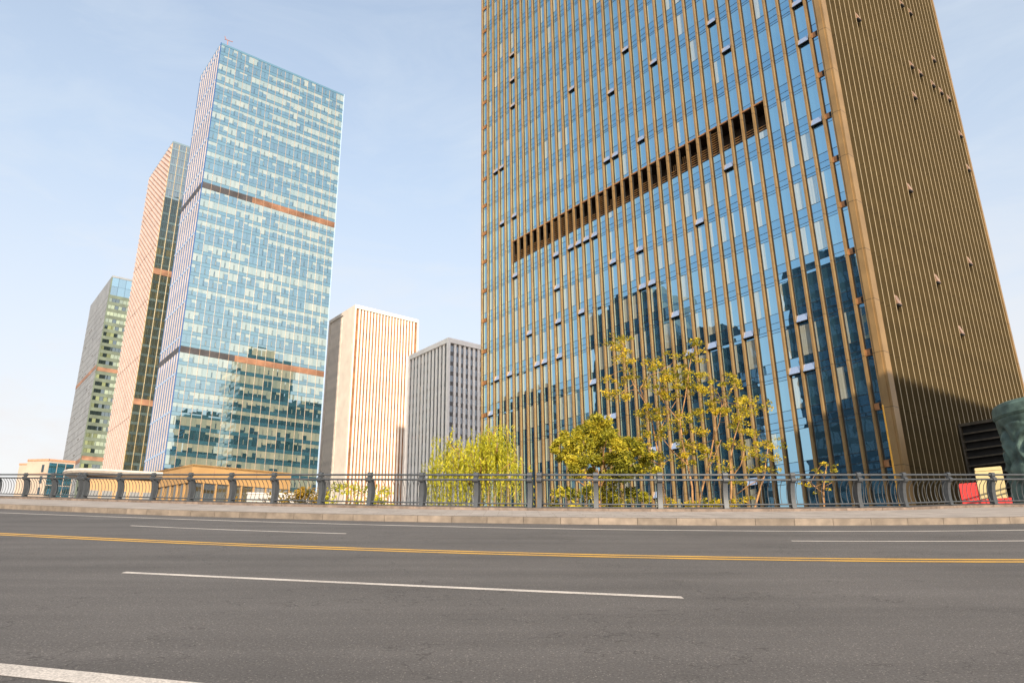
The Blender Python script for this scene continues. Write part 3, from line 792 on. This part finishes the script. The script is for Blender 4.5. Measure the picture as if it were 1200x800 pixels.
# right of x=11 the railing swings away round the pillar
TURN=[(11.2,24.45),(12.77,24.95),(15.0,26.3),(17.0,27.05),(19.2,27.35),(21.6,27.45),(24,27.5)]
def yrail(x):
    if x<=11.2: return yr_(x)
    for (a,b),(c_,d) in zip(TURN,TURN[1:]):
        if x<=c_: return b+(d-b)*(x-a)/(c_-a)
    return TURN[-1][1]+(x-24)*.02
KH=.17
m=MB(); rg=random.Random(8); x=X0
while x<X1:
    L_=1.0/math.sqrt(1+((yk(x+.5)-yk(x-.5)))**2)
    a=rg.random(); g=.010; x2=x+L_-g
    m.hexa([(x,yk(x),-.05),(x2,yk(x2),-.05),(x2,yk(x2)+.32,-.05),(x,yk(x)+.32,-.05),(x,yk(x)+.02,KH),(x2,yk(x2)+.02,KH),(x2,yk(x2)+.32,KH),(x,yk(x)+.32,KH)],0,a)
    x+=L_
tag(m.build('kerb', Mt['kerb'], M=M_ROAD), kind='structure')
m=MB(); strip(m, lambda x:yk(x)+.325, lambda x:yrail(x)+.34, X0, X1, KH-.006)
strip(m, lambda x:yrail(x)+.34, lambda x:yrail(x)+.345, X0, X1, KH-.006, z1=-1.1)
tag(m.build('walkway', Mt['paving'], M=M_ROAD), kind='structure')
m=MB(); x=X0; rg=random.Random(12)
while x<X1-2:
    x2=x+1.25; q=[(x,yrail(x)-.26),(x2-.01,yrail(x2)-.26),(x2-.01,yrail(x2)+.33),(x,yrail(x)+.33)]
    m.hexa([(a,b,KH-.05) for a,b in q]+[(a,b,KH+.07) for a,b in q],0,rg.random()); x=x2
tag(m.build('plinth_kerb', Mt['plinth'], M=M_ROAD), kind='structure')

# ------------------------------------------------------------------ bridge railing
RZ=KH+.07; TOPZ=EYE_H-.03
def prof(z, side):            # curved upright: inner and outer edge (towards the drop)
    u=(z-RZ)/(TOPZ-RZ)
    bow=math.sin(math.pi*min(1,max(0,u*.93+.07)))**.8
    return (-.14+.11*bow) if side==0 else (.05+.15*bow)
def tangent(x): 
    t=np.array([1.0,(yrail(x+.05)-yrail(x-.05))/.1,0]); return t/np.linalg.norm(t)
def post_mesh():
    m=MB(); w=.074; n=12; zs=[RZ-.005+(TOPZ-.17-RZ)*i/n for i in range(n+1)]
    ring=[[(-w,prof(z,0),z),(w,prof(z,0),z),(w,prof(z,1),z),(-w,prof(z,1),z)] for z in zs]
    for r0,r1 in zip(ring,ring[1:]):
        for q in range(4): m.quad([r0[q],r0[(q+1)%4],r1[(q+1)%4],r1[q]])
    m.quad(ring[-1]); m.quad(ring[0][::-1])
    m.box(-.1,.1,-.19,.12,RZ-.004,RZ+.018)
    me=m.mesh('post', Mt['rail'])
    m=MB()       # neck that lifts the two rail sleeves
    m.tube([(-.08,-.075,TOPZ-.155),(.08,-.075,TOPZ-.155)], .082, 14)
    m.box(-.055,.055,-.07,.02,TOPZ-.2,TOPZ-.02)
    m.tube([(-.08,-.02,TOPZ),(.08,-.02,TOPZ)], .082, 14)
    return me, m.mesh('rail_sleeve', Mt['rail'])
POST_ME, SLEEVE_ME = post_mesh()
def bal_mesh():
    m=MB(); pts=[]
    for i in range(13):
        u=i/12; z=RZ+.13+(TOPZ-.155-RZ-.13)*u
        y=-.03+.12*math.sin(math.pi*min(1,u*.85+.12))
        if u>.72: y=y*(1-((u-.72)/.28)**1.7)+(-.075)*((u-.72)/.28)**1.7
        pts.append((0,y,z))
    m.tube(pts,.0115,6,cap=False); return m.mesh('baluster', Mt['rail'], smooth=True)
BAL_ME=bal_mesh()
def place(me, name, parent, x, M):
    t=tangent(x); o=bpy.data.objects.new(name, me); COL.objects.link(o); o.parent=parent
    o.location=(x-parent['_org'][0], yrail(x)-parent['_org'][1], 0); o.rotation_euler=(0,0,math.atan2(t[1],t[0])); return o
def railing(label, posts, group):
    root=thing('bridge_railing', label, 'railing', (posts[0],yrail(posts[0]),0), group, M_ROAD)
    for x in posts:
        p=place(POST_ME,'post',root,x,None)
        s=bpy.data.objects.new('rail_sleeve', SLEEVE_ME); COL.objects.link(s); s.parent=p
    a, b = posts[0], posts[-1]
    n=max(4,int((b-a)/.4)); xs=sorted(set([a+(b-a)*i/n for i in range(n+1)]+posts))
    def line(off, z):
        o=[]
        for x in xs:
            t=tangent(x); nn=np.array([-t[1],t[0],0]); o.append(np.array([x,yrail(x),0])+nn*off+np.array([0,0,z]))
        return o
    for nm, off, z, r in (('top_rail',-.02,TOPZ,.036),('middle_rail',-.075,TOPZ-.155,.034),('bottom_rail',-.03,RZ+.125,.026)):
        m=MB(); m.tube(line(off,z), r, 10); m.build(nm, Mt['rail'], root, smooth=True)
    m=MB(); m.tube(line(.03,RZ+.03), .016, 6); m.build('foot_rail', Mt['rail'], root)
    for a, b in zip(posts,posts[1:]):
        n=10
        for i in range(n):
            x=a+(b-a)*(i+.75)/(n+.5); place(BAL_ME,'baluster',root,x,None)
GR='grey railing sections along the walkway'
railing('grey curved-bar railing section at the far left end, before the first pair of doubled posts', [-29.2,-27.1,-25.0,-22.85,-20.86,-19.04], GR)
railing('grey curved-bar railing section in the left half, between the two pairs of doubled posts', [-18.72,-16.56,-14.59,-12.6,-10.6,-8.69,-6.75,-4.86,-3.0,-1.16,.58], GR)
railing('grey curved-bar railing section in the right half, in front of the gold tower', [.88,2.64,4.61,6.64,8.8,11.1,12.77,15.0,17.0,19.2,21.6], GR)

# ------------------------------------------------------------------ ground sheet
def plane_z(x, y):            # world height of the carriageway plane at world x, y
    return RO[2]-(RN[0]*(x-RO[0])+RN[1]*(y-RO[1]))/RN[2]
def ground_z(x, y):
    yl=y/E2[1]
    s=yl-yrail(min(max(x,X0),X1))
    if s<=.3 and y>-9: z=plane_z(x,y)-.9 if s<-1 else plane_z(x,y)-1.3
    elif s>.3:
        yb=(yrail(min(max(x,X0),X1))+.3)*E2[1]; z=plane_z(x,yb)-1.35-.40*(s-.3)
    else: z=plane_z(x,-9)-.7-.4*(-9-y)
    z-=.4*max(0,x-X1+2)+.4*max(0,X0+2-x)
    return max(0.0,z)
xs=sorted(set(list(np.arange(-90,91,1.5))+[-4000,-2000,-1000,-500,-250,-150,150,250,500,1000,2000,4000]))
ys=sorted(set(list(np.arange(-45,91,1.5))+[-4000,-2000,-800,-300,-120,130,250,500,1000,2000,4000]))
m=MB(); idx={}
m.v=[(float(x),float(y),ground_z(x,y)) for y in ys for x in xs]; nx=len(xs)
for j in range(len(ys)-1):
    for i in range(nx-1):
        m.f.append((j*nx+i,j*nx+i+1,(j+1)*nx+i+1,(j+1)*nx+i)); m.m.append(0); m.a.append(0); m.uv+=[(0,0)]*4
tag(m.build('ground', Mt['ground'], smooth=True), kind='structure')
# ------------------------------------------------------------------ trees and bushes
Mt['bark_orange']=surf('tan_bark', (.36,.19,.075), .8, var=.25, scale=5, bump=.4, bscale=20)  # tan bark mottled by noise, same on every side
Mt['bark_dark']=surf('brown_bark', (.16,.10,.055), .9, var=.25, scale=5, bump=.4, bscale=20)
Mt['leaf_dense']=leafmat('olive_yellow_leaf', (.07,.085,.012), (.36,.33,.025), (.62,.47,.035), .35)
Mt['leaf_sparse']=leafmat('yellow_green_leaf', (.13,.14,.014), (.44,.35,.02), (.68,.46,.024), .35)
Mt['leaf_willow']=leafmat('willow_yellow_leaf', (.22,.24,.015), (.50,.46,.03), (.68,.60,.05), .4)
Mt['leaf_bush']=leafmat('bush_leaf', (.08,.07,.008), (.27,.17,.015), (.40,.22,.02), .3)
def leaf_cloud(name, pts, size, mat, parent, seed, droop=0.0, elong=1.6, tint=None):
    r=np.random.RandomState(seed); pts=np.asarray(pts,float); n=len(pts)
    nn=r.normal(size=(n,3)); nn[:,2]+=.6; nn/=np.linalg.norm(nn,axis=1)[:,None]
    a=r.normal(size=(n,3)); a[:,2]-=droop; a-= (a*nn).sum(1)[:,None]*nn; a/=np.linalg.norm(a,axis=1)[:,None]
    b=np.cross(nn,a); s=size*r.uniform(.4,1.5,n)[:,None]
    q=np.stack([pts-a*s*elong*.5, pts+b*s*.34+nn*s*.06, pts+a*s*elong*.5, pts-b*s*.34+nn*s*.06],1)-np.array(parent['_org'])
    me=bpy.data.meshes.new(name); me.from_pydata(q.reshape(-1,3).tolist(),[],[(4*i,4*i+1,4*i+2,4*i+3) for i in range(n)])
    me.materials.append(mat); at_=me.attributes.new('rnd','FLOAT','FACE')
    t = np.clip((tint if tint is not None else .5)+r.normal(size=n)*.2,0,1)
    at_.data.foreach_set('value', t.astype(np.float32)); me.update()
    o=bpy.data.objects.new(name,me); COL.objects.link(o); o.parent=parent; return o
def clump_pts(rs, centers, per, rad, flat=.75):
    out=[]; tint=[]
    for c in centers:
        d=rs.normal(size=(per,3)); d/=np.linalg.norm(d,axis=1)[:,None]; d*=(rs.uniform(0,1,per)**.45)[:,None]*rad*rs.uniform(.6,1.25)
        d[:,2]*=flat; out.append(np.asarray(c)+d); tint.append(np.full(per, rs.uniform(.1,.8)))
    return np.concatenate(out), np.concatenate(tint)
def limb(m, p0, p1, r0, r1, rg, n=5, wob=.06, sag=0):
    p0=np.asarray(p0,float); p1=np.asarray(p1,float); L=np.linalg.norm(p1-p0); pts=[]
    for i in range(n+1):
        u=i/n; q=p0+(p1-p0)*u
        if 0<i<n: q=q+np.array([rg.uniform(-1,1),rg.uniform(-1,1),rg.uniform(-.5,.5)])*L*wob
        q=q+Z3*sag*math.sin(math.pi*u)*L; pts.append(q)
    m.tube(pts,[r0+(r1-r0)*i/n for i in range(n+1)],6); return pts
def dense_tree():
    rs=np.random.RandomState(21); rg=random.Random(21)
    base=at(705,600,28.4); base[2]=ground_z(base[0],base[1])
    root=thing('leafy_tree','round dense olive-yellow tree behind the railing in front of the gold tower','tree',base)
    m=MB(); b0=base-Z3*.2; top=at(705,560,28.4)
    limb(m,b0,top,.10,.07,rg); 
    px=[(668,528),(690,512),(712,505),(733,520),(752,535),(700,540),(668,548),(730,550),(655,522),(715,525)]
    for x,y in px: limb(m, top-Z3*rg.uniform(0,.8), at(x,y+8,28.4+rg.uniform(-1.3,1.3)), .05,.014,rg)
    m.build('trunk',Mt['bark_orange'],root,smooth=True)
    cs=[]
    prof_=[(651,521,6),(662,512,9),(672,524,12),(680,506,11),(690,497,10),(700,492,9),(708,497,10),(716,509,10),(690,520,14),(705,515,14),(722,522,13),(735,515,10),(745,520,9),(752,527,9),(736,536,13),(718,538,14),(700,536,14),(682,538,13),(668,540,11),(660,533,8),(756,541,8),(748,552,11),(730,556,12),(712,558,12),(694,556,12),(676,554,10),(765,549,7),(760,534,8),(676,520,12),(698,506,12),(728,545,13),(652,527,7),(690,575,12),(715,578,13),(740,578,12),(665,575,9),(755,582,9),(725,592,10),(700,590,10)]
    for x,y,r in prof_:
        for q in range(3 if y<560 else 2):
            cs.append((at(x+rs.normal()*2.5,y+rs.normal()*2.5,28.4+rs.uniform(-1.5,1.5)), r/31.0))
    P=[];T=[]
    for c,r in cs:
        p,t=clump_pts(rs,[c],int(290*(r/.36)**1.6),r*.9,.8); P.append(p); T.append(t)
    P=np.concatenate(P);T=np.concatenate(T)
    leaf_cloud('crown',P,.074,Mt['leaf_dense'],root,5,tint=T)
dense_tree()
def sparse_tree(label, stems, tufts, D, seed, mat='leaf_sparse', per=46, rad=.28, size=.10):
    """stems: lists of pixels the stem follows upward; tufts hang on twigs along them"""
    rs=np.random.RandomState(seed); rg=random.Random(seed)
    f=stems[0][0]; base=at(f[0],f[1],D); gz=ground_z(base[0],base[1])
    root=thing('slender_tree',label,'tree',(base[0],base[1],gz))
    m=MB(); tips=[]
    for st in stems:
        dd=D+rs.uniform(-.5,.5); pts=[at(x,y,dd+rs.uniform(-.12,.12)) for x,y in st]
        if st is stems[0] or st[0][1]>592:
            q=pts[0].copy(); q[2]=gz-.2; pts=[q]+pts
        n=len(pts); r0=.052 if st[0][1]>592 else .024
        m.tube(pts,[r0+( .010-r0)*i/(n-1) for i in range(n)],6); tips+= [(p,dd) for p in pts[1:]]
    cs=[]
    for x,y,k in tufts:
        for q in range(int(k*1.7)):
            c=at(x+rs.normal()*6.0,y+rs.normal()*4.2,D+rs.uniform(-1.2,1.2)); cs.append(c)
        near=min(tips,key=lambda s:np.linalg.norm(s[0]-c))[0]
        limb(m,near,c,.011,.004,rg,4,.05)
    m.build('trunk',Mt['bark_orange'],root,smooth=True)
    P,T=clump_pts(rs,cs,int(per*1.0),rad*.9,.5)
    leaf_cloud('crown',P,size*.64,Mt[mat],root,seed+1,tint=T)
sparse_tree('tall thin tree with tan forked stems and scattered yellow tufts, right of the dense tree',
  [[(812,597),(811,570),(806,545),(800,520),(797,495),(803,465),(808,430),(812,405)],
   [(818,597),(823,572),(830,548),(836,515),(838,490),(850,470),(862,448)],
   [(823,565),(835,540),(845,515)], [(806,545),(790,530),(775,512)],[(797,495),(785,480),(772,462)],[(836,515),(843,495),(846,470)]],
  [(818,400,3),(812,420,4),(806,436,4),(790,438,4),(795,455,5),(812,455,4),(830,458,4),(845,452,3),(860,445,3),(780,445,4),(838,475,4),(820,485,4),(800,490,4),(815,505,4),(850,478,4),(864,470,3),(800,520,3),(820,530,5),(808,540,5),(830,520,4),(812,590,3),(840,590,3),(780,465,4),(770,480,4),(787,500,4),(868,485,3),(876,500,3),(825,440,3)],28.2,31,per=44)
sparse_tree('leaning thin tree with tan stem and sparse yellow tufts, rising out of the dense tree',
  [[(783,597),(778,575),(773,545),(768,515),(764,495),(755,470),(742,450),(735,430),(728,412)],
   [(768,515),(775,500),(783,485),(792,470)],[(755,470),(750,455),(760,440),(775,435)],[(773,545),(757,535),(745,525)]],
  [(722,403,4),(728,398,3),(732,412,4),(735,428,4),(742,440,3),(716,458,4),(724,465,4),(720,448,3),(765,432,4),(772,445,4),(760,455,4),(776,462,4),(764,478,4),(752,488,4),(770,495,4),(758,510,4),(748,520,4),(778,512,3),(775,540,3),(785,588,3),(790,422,2),(768,420,2)],29.6,37,per=40)
sparse_tree('small thin tree with tan stem at the right edge of the tree group',
  [[(856,597),(857,570),(856,540),(860,515),(866,495),(874,478)],[(884,597),(890,575),(896,556),(898,535),(901,520)],[(862,580),(878,568),(894,560)],[(857,560),(868,545),(872,530)]],
  [(872,470,3),(885,478,3),(892,474,2),(868,490,3),(878,508,3),(860,505,3),(855,520,3),(874,525,4),(884,536,3),(897,520,4),(906,522,3),(900,536,4),(893,545,2),(848,545,3),(838,548,2),(862,565,3),(870,585,4),(858,592,3),(880,550,2)],27.6,43,per=30,rad=.25,size=.095)
sparse_tree('sapling with a few yellow leaves behind the right railing, left of the yellow pole',
  [[(966,597),(965,575),(966,560),(969,545)],[(965,578),(955,570),(950,565)],[(966,570),(975,565)]],
  [(970,546,2),(976,548,2),(966,549,2),(941,571,2),(946,573,1),(972,566,2),(978,570,1),(955,566,1)],27.5,47,per=16,rad=.16,size=.09)
def willow():
    rs=np.random.RandomState(17); rg=random.Random(17); D=33.0
    base=at(562,600,D); base[2]=ground_z(base[0],base[1])
    root=thing('weeping_willow','bright yellow weeping willow behind the railing, at the left foot of the gold tower','tree',base)
    m=MB(); fork=at(562,575,D); m.tube([base-Z3*.2,fork],[.14,.1],7)
    P=[];T=[]
    tops=[(523,512),(527,520),(519,532),(535,522),(548,515),(556,522),(563,516),(570,509),(577,512),(583,518),(590,515),(580,502),(540,530),(512,540),(506,545),(598,525),(603,540),(552,530),(574,525),(588,530),(530,540),(562,535),(565,518),(584,498)]
    s_m=MB()
    for (x,y) in tops:
        d=D+rs.uniform(-1.6,1.6); top=at(x,y,d)
        limb(m,fork,top,.05,.012,rg,5,.05,.06)
        for q in range(15):
            o=np.array([rs.normal()*.28,rs.normal()*.5,rs.normal()*.18-.05]); p=top+o
            ln=rs.uniform(1.0,2.9) if y>512 else rs.uniform(.8,2.4); dx=rs.normal()*.06
            n=int(ln/.05); tt=rs.uniform(.25,.8)
            u=np.linspace(0,1,n); sw=rs.uniform(-.12,.12)
            pts=np.stack([p[0]+dx*u+.25*o[0]*u**.5+sw*u*u+rs.normal(size=n)*.025, p[1]+.2*o[1]*u+rs.normal(size=n)*.025, p[2]-ln*u+.08*np.sin(math.pi*u)],1)
            P.append(pts); T.append(np.full(n,tt))
            if q%3==0: s_m.tube([pts[0],pts[n//2],pts[-1]],.005,3,cap=False)
    m.build('trunk',Mt['bark_orange'],root,smooth=True)
    leaf_cloud('crown',np.concatenate(P),.062,Mt['leaf_willow'],root,3,droop=2.5,elong=2.6,tint=np.concatenate(T))
    s_m.build('hanging_twigs',Mt['leaf_willow'],root)
willow()
def bush(label, x, y, D, w, h, seed, mat='leaf_bush', n=900, size=.14, group=None):
    rs=np.random.RandomState(seed); top=at(x,y,D); gz=ground_z(top[0],top[1]); root=thing('bush',label,'bush',(top[0],top[1],gz),group)
    m=MB(); rg=random.Random(seed)
    for q in range(6): limb(m,(top[0],top[1],gz-.1),top+np.array([rs.normal()*w*.3,rs.normal()*.4,-h*rs.uniform(.1,.5)]),.045,.012,rg)
    m.build('stems',Mt['bark_dark'],root)
    cs=[top+np.array([rs.uniform(-.5,.5)*w,rs.uniform(-.5,.5)*w*.8,-h*.5+rs.uniform(-.5,.42)*h]) for q in range(14)]
    P,T=clump_pts(rs,cs,n//14,w*.24,.8); leaf_cloud('foliage',P,size,Mt[mat],root,seed,tint=T)
GB='autumn bushes below the left part of the railing'
for i,(x,y,D,w,h,lb) in enumerate([
  (328,575,44,2.6,2.6,'rusty yellow bush, first from the left of the row behind the railing'),
  (352,566,46,2.4,3.4,'taller rusty yellow bush in front of the low pale wall'),
  (368,572,44,1.7,2.6,'small rusty yellow bush at the right end of the low pale wall'),
  (398,563,40,1.8,3.0,'thin yellow-green bush in front of the cream block, leftmost of three'),
  (424,566,41,2.2,3.2,'yellow-green bush in front of the cream block, middle of three'),
  (456,572,40,2.0,2.6,'low yellow-green bush at the foot of the shaded grey block'),
  (296,583,42,1.8,2.0,'low yellow bush in front of the podium window grid')]):
    bush(lb,x,y,D,w,h,60+i,'leaf_bush' if i<3 or i==6 else 'leaf_willow',1100 if i!=3 else 600,.13,GB)
bush('low olive bush at the foot of the dense tree',672,572,27.0,1.5,1.3,80,'leaf_dense',900,.10)
bush('low yellow bush at the foot of the forked thin tree',842,583,27.2,1.1,.8,81,'leaf_sparse',420,.10)

# ------------------------------------------------------------------ carved pillar, sign board, pole
Mt['patina']=surf('green_black_patina', (.085,.135,.115), .62, .2, var=.45, scale=2.2, col2=(.03,.052,.046), bump=.5, bscale=25)
def pillar():
    D=37.2; c=at(1247,560,D); top=at(1247,468,D)[2]; gz=ground_z(c[0],c[1]); R=1.92
    root=thing('carved_pillar','massive dark green carved bronze drum pillar at the right edge','sculpture',(c[0],c[1],gz))
    nz,na=150,320; v=[];f=[]
    sw=[(-2.62,1.35,.62,1),(-2.15,1.1,.6,-1),(-2.5,2.9,.5,1),(-1.75,2.7,.55,-1),(-2.75,4.3,.45,1),(-1.5,1.6,.5,1),(-2.05,4.2,.5,1)]
    H=top-gz; rb=.62
    for j in range(nz+1):
        z=gz+(H-rb)*j/nz
        for i in range(na):
            a=2*math.pi*i/na-math.pi; dz=(top-rb)-z
            r=R-.11; e=0
            for (sa,sd,sr,hd) in sw:
                for rep in range(3):
                    da=(a-sa-rep*2.094+math.pi)%(2*math.pi)-math.pi; dx=da*R; dy=(dz-sd); d=math.hypot(dx,dy)
                    if d<sr*1.5: e+= .09*math.cos(d/sr*9.5-hd*math.atan2(dy,dx))*max(0,1-d/(sr*1.5))**.5
            p=Vector((math.cos(a)*R,math.sin(a)*R,z))
            e+=.10*(abs(noise.noise(p*1.1))*2-.5)+.05*noise.noise(p*3.1)
            lip=.55+.28*math.sin(3*a+1)      # a scalloped fold below the rim
            if dz<lip: e=.02+.05*math.cos(dz/lip*2)
            r+=e; v.append((math.cos(a)*r,math.sin(a)*r,z-gz))
    for j in range(nz):
        for i in range(na): f.append((j*na+i,j*na+(i+1)%na,(j+1)*na+(i+1)%na,(j+1)*na+i))
    me=bpy.data.meshes.new('shaft'); me.from_pydata(v,[],f); me.materials.append(Mt['patina']); me.polygons.foreach_set('use_smooth',[True]*len(f)); me.update()
    o=bpy.data.objects.new('shaft',me); COL.objects.link(o); o.parent=root
    m=MB(); n=72; pr=[(R-.2,H-rb-.02),(R-.02,H-rb),(R+.03,H-rb+.1),(R+.02,H-.2),(R-.05,H-.07),(R-.18,H)]
    for (r0,z0),(r1,z1) in zip(pr,pr[1:]):
        for i in range(n):
            a,b=2*math.pi*i/n,2*math.pi*(i+1)/n
            m.quad([(c[0]+r0*math.cos(a),c[1]+r0*math.sin(a),gz+z0),(c[0]+r0*math.cos(b),c[1]+r0*math.sin(b),gz+z0),(c[0]+r1*math.cos(b),c[1]+r1*math.sin(b),gz+z1),(c[0]+r1*math.cos(a),c[1]+r1*math.sin(a),gz+z1)])
    m.quad([(c[0]+(R-.18)*math.cos(2*math.pi*i/n),c[1]+(R-.18)*math.sin(2*math.pi*i/n),gz+H) for i in range(n)])
    m.build('rim',Mt['patina'],root,smooth=True)
pillar()
Mt['sign_red']=surf('red_enamel', (.62,.035,.03), .4, var=.06); Mt['sign_cream']=surf('cream_enamel', (.50,.40,.20), .45, var=.05)
def board():
    D=33.3; a=at(1150,590,D); b=at(1183,590,D); zt=at(1150,548.5,D)[2]; zb=a[2]; gz=ground_z(a[0],a[1])
    d=(b-a); d[2]=0; L_=np.linalg.norm(d); d/=L_; nn=np.array([d[1],-d[0],0]); nn=-nn if nn@a>0 else nn
    F_=Face(a[:2],d,nn); root=thing('notice_board','blank cream board with a red side wing and red base, beside the carved pillar','board',(a[0],a[1],gz))
    m=MB(); F_.box(m,0,L_,zb+.16,zt,-.25,0); F_.box(m,0.02,L_-.02,zt-.1,zt+.02,-.28,.03); m.build('panel',Mt['sign_cream'],root)
    m=MB(); F_.box(m,-.6,-.0,zb-.02,zt-.5,-.3,-.04); m.build('side_wing',Mt['sign_red'],root)
    m=MB(); F_.box(m,0.0,L_+.1,zb-.25,zb+.155,-.3,.05); m.build('base',Mt['sign_red'],root)
    for t in (.1,L_-.2):   # legs
        m=MB(); F_.box(m,t,t+.1,gz-.1,zb-.25,-.2,-.1); m.build('leg',Mt['frame'],root)
board()
Mt['yellow']=surf('yellow_pole_paint', (.72,.36,.03), .45, var=.06)
def pole():
    D=52.0; t=at(1034.5,476,D); gz=ground_z(t[0],t[1]); root=thing('marker_pole','thin plain yellow pole at the corner of the gold tower','pole',(t[0],t[1],gz))
    m=MB(); m.tube([(t[0],t[1],gz),(t[0],t[1],gz+2.5),(t[0],t[1],t[2])],[.085,.075,.05],10); m.build('shaft',Mt['yellow'],root)
    m=MB(); m.tube([(t[0],t[1],gz-.05),(t[0],t[1],gz+.3)],[.2,.16],10); m.build('foot',Mt['yellow'],root)
    m=MB(); m.tube([(t[0],t[1],t[2]),(t[0],t[1],t[2]+.12)],[.06,.03],10); m.build('cap',Mt['yellow'],root)
pole()

# ------------------------------------------------------------------ light, sky, camera
SUN_AZ, SUN_EL = math.radians(169), math.radians(19)
W=bpy.data.worlds.new('World'); S.world=W; W.use_nodes=True; nt=W.node_tree; bg=nt.nodes['Background']
sky=nt.nodes.new('ShaderNodeTexSky'); sky.sky_type='NISHITA'; sky.sun_disc=False; sky.sun_elevation=SUN_EL; sky.sun_rotation=SUN_AZ
sky.air_density=1.0; sky.dust_density=2.2; sky.ozone_density=1.0; sky.altitude=20
tc=nt.nodes.new('ShaderNodeTexCoord'); mp=nt.nodes.new('ShaderNodeMapping'); mp.inputs['Scale'].default_value=(2.2,2.2,7.5); mp.inputs['Rotation'].default_value=(.35,.25,.4)
nt.links.new(tc.outputs['Generated'], mp.inputs[0])
cz=nt.nodes.new('ShaderNodeTexNoise'); cz.inputs['Scale'].default_value=1.6; cz.inputs['Detail'].default_value=8; cz.inputs['Roughness'].default_value=.62; cz.inputs['Distortion'].default_value=.7
nt.links.new(mp.outputs[0], cz.inputs['Vector'])
cr=nt.nodes.new('ShaderNodeMapRange'); cr.inputs[1].default_value=.45; cr.inputs[2].default_value=.9; cr.inputs[3].default_value=.0; cr.inputs[4].default_value=.3
nt.links.new(cz.outputs[0], cr.inputs[0])
sz=nt.nodes.new('ShaderNodeSeparateXYZ'); nt.links.new(tc.outputs['Generated'], sz.inputs[0])
hz=nt.nodes.new('ShaderNodeMapRange'); hz.interpolation_type='SMOOTHSTEP'; hz.inputs[1].default_value=0; hz.inputs[2].default_value=.9; hz.inputs[3].default_value=.9; hz.inputs[4].default_value=.28
nt.links.new(sz.outputs[2], hz.inputs[0])                 # dusty air: thicker veil towards the horizon
fac=math_n(nt,'MINIMUM', math_n(nt,'ADD', hz.outputs[0], cr.outputs[0]), .95)
hc=nt.nodes.new('ShaderNodeMapRange'); hc.inputs[1].default_value=0; hc.inputs[2].default_value=.5; nt.links.new(sz.outputs[2], hc.inputs[0])
veil=mixc(nt, hc.outputs[0], (3.45,3.14,2.92), (2.75,3.02,3.3))
dt=nt.nodes.new('ShaderNodeVectorMath'); dt.operation='DOT_PRODUCT'; nt.links.new(tc.outputs['Generated'], dt.inputs[0])
dt.inputs[1].default_value=(math.sin(SUN_AZ)*math.cos(SUN_EL), math.cos(SUN_AZ)*math.cos(SUN_EL), math.sin(SUN_EL))
gl=math_n(nt,'MULTIPLY_ADD', math_n(nt,'POWER', math_n(nt,'MAXIMUM', dt.outputs['Value'], 0.0), 3.0), 1.3, 1.0)   # glow added round the out-of-view sun to brighten shade, as hazy air would
vs=nt.nodes.new('ShaderNodeVectorMath'); vs.operation='SCALE'; nt.links.new(veil, vs.inputs[0]); nt.links.new(gl, vs.inputs['Scale'])
cloud=mixc(nt, fac, sky.outputs[0], vs.outputs[0])
nt.links.new(cloud, bg.inputs[0]); bg.inputs[1].default_value=.13
sl=bpy.data.lights.new('sun','SUN'); sl.energy=3.3; sl.angle=math.radians(.5); sl.color=(1.0,.86,.68)
so=bpy.data.objects.new('sun',sl); COL.objects.link(so)
sd_=Vector((math.sin(SUN_AZ)*math.cos(SUN_EL), math.cos(SUN_AZ)*math.cos(SUN_EL), math.sin(SUN_EL)))
so.rotation_euler=sd_.to_track_quat('Z','Y').to_euler(); so.location=(30,-60,60)
cd=bpy.data.cameras.new('camera'); co=bpy.data.objects.new('camera',cd); COL.objects.link(co)
cd.sensor_width=36; cd.sensor_fit='HORIZONTAL'; cd.lens=F_PX/1200*36; cd.clip_start=.1; cd.clip_end=9000
b=-FW
co.matrix_world=Matrix(((RT[0],UP[0],b[0],EYE[0]),(RT[1],UP[1],b[1],EYE[1]),(RT[2],UP[2],b[2],EYE[2]),(0,0,0,1)))
S.camera=co
S.view_settings.view_transform='Standard'; S.view_settings.look='None'; S.view_settings.gamma=1; S.view_settings.use_curve_mapping=False
S.view_settings.exposure=1.14
S.cycles.max_bounces=6; S.cycles.use_denoising=True
for o in list(S.objects):
    if '_org' in o: del o['_org']
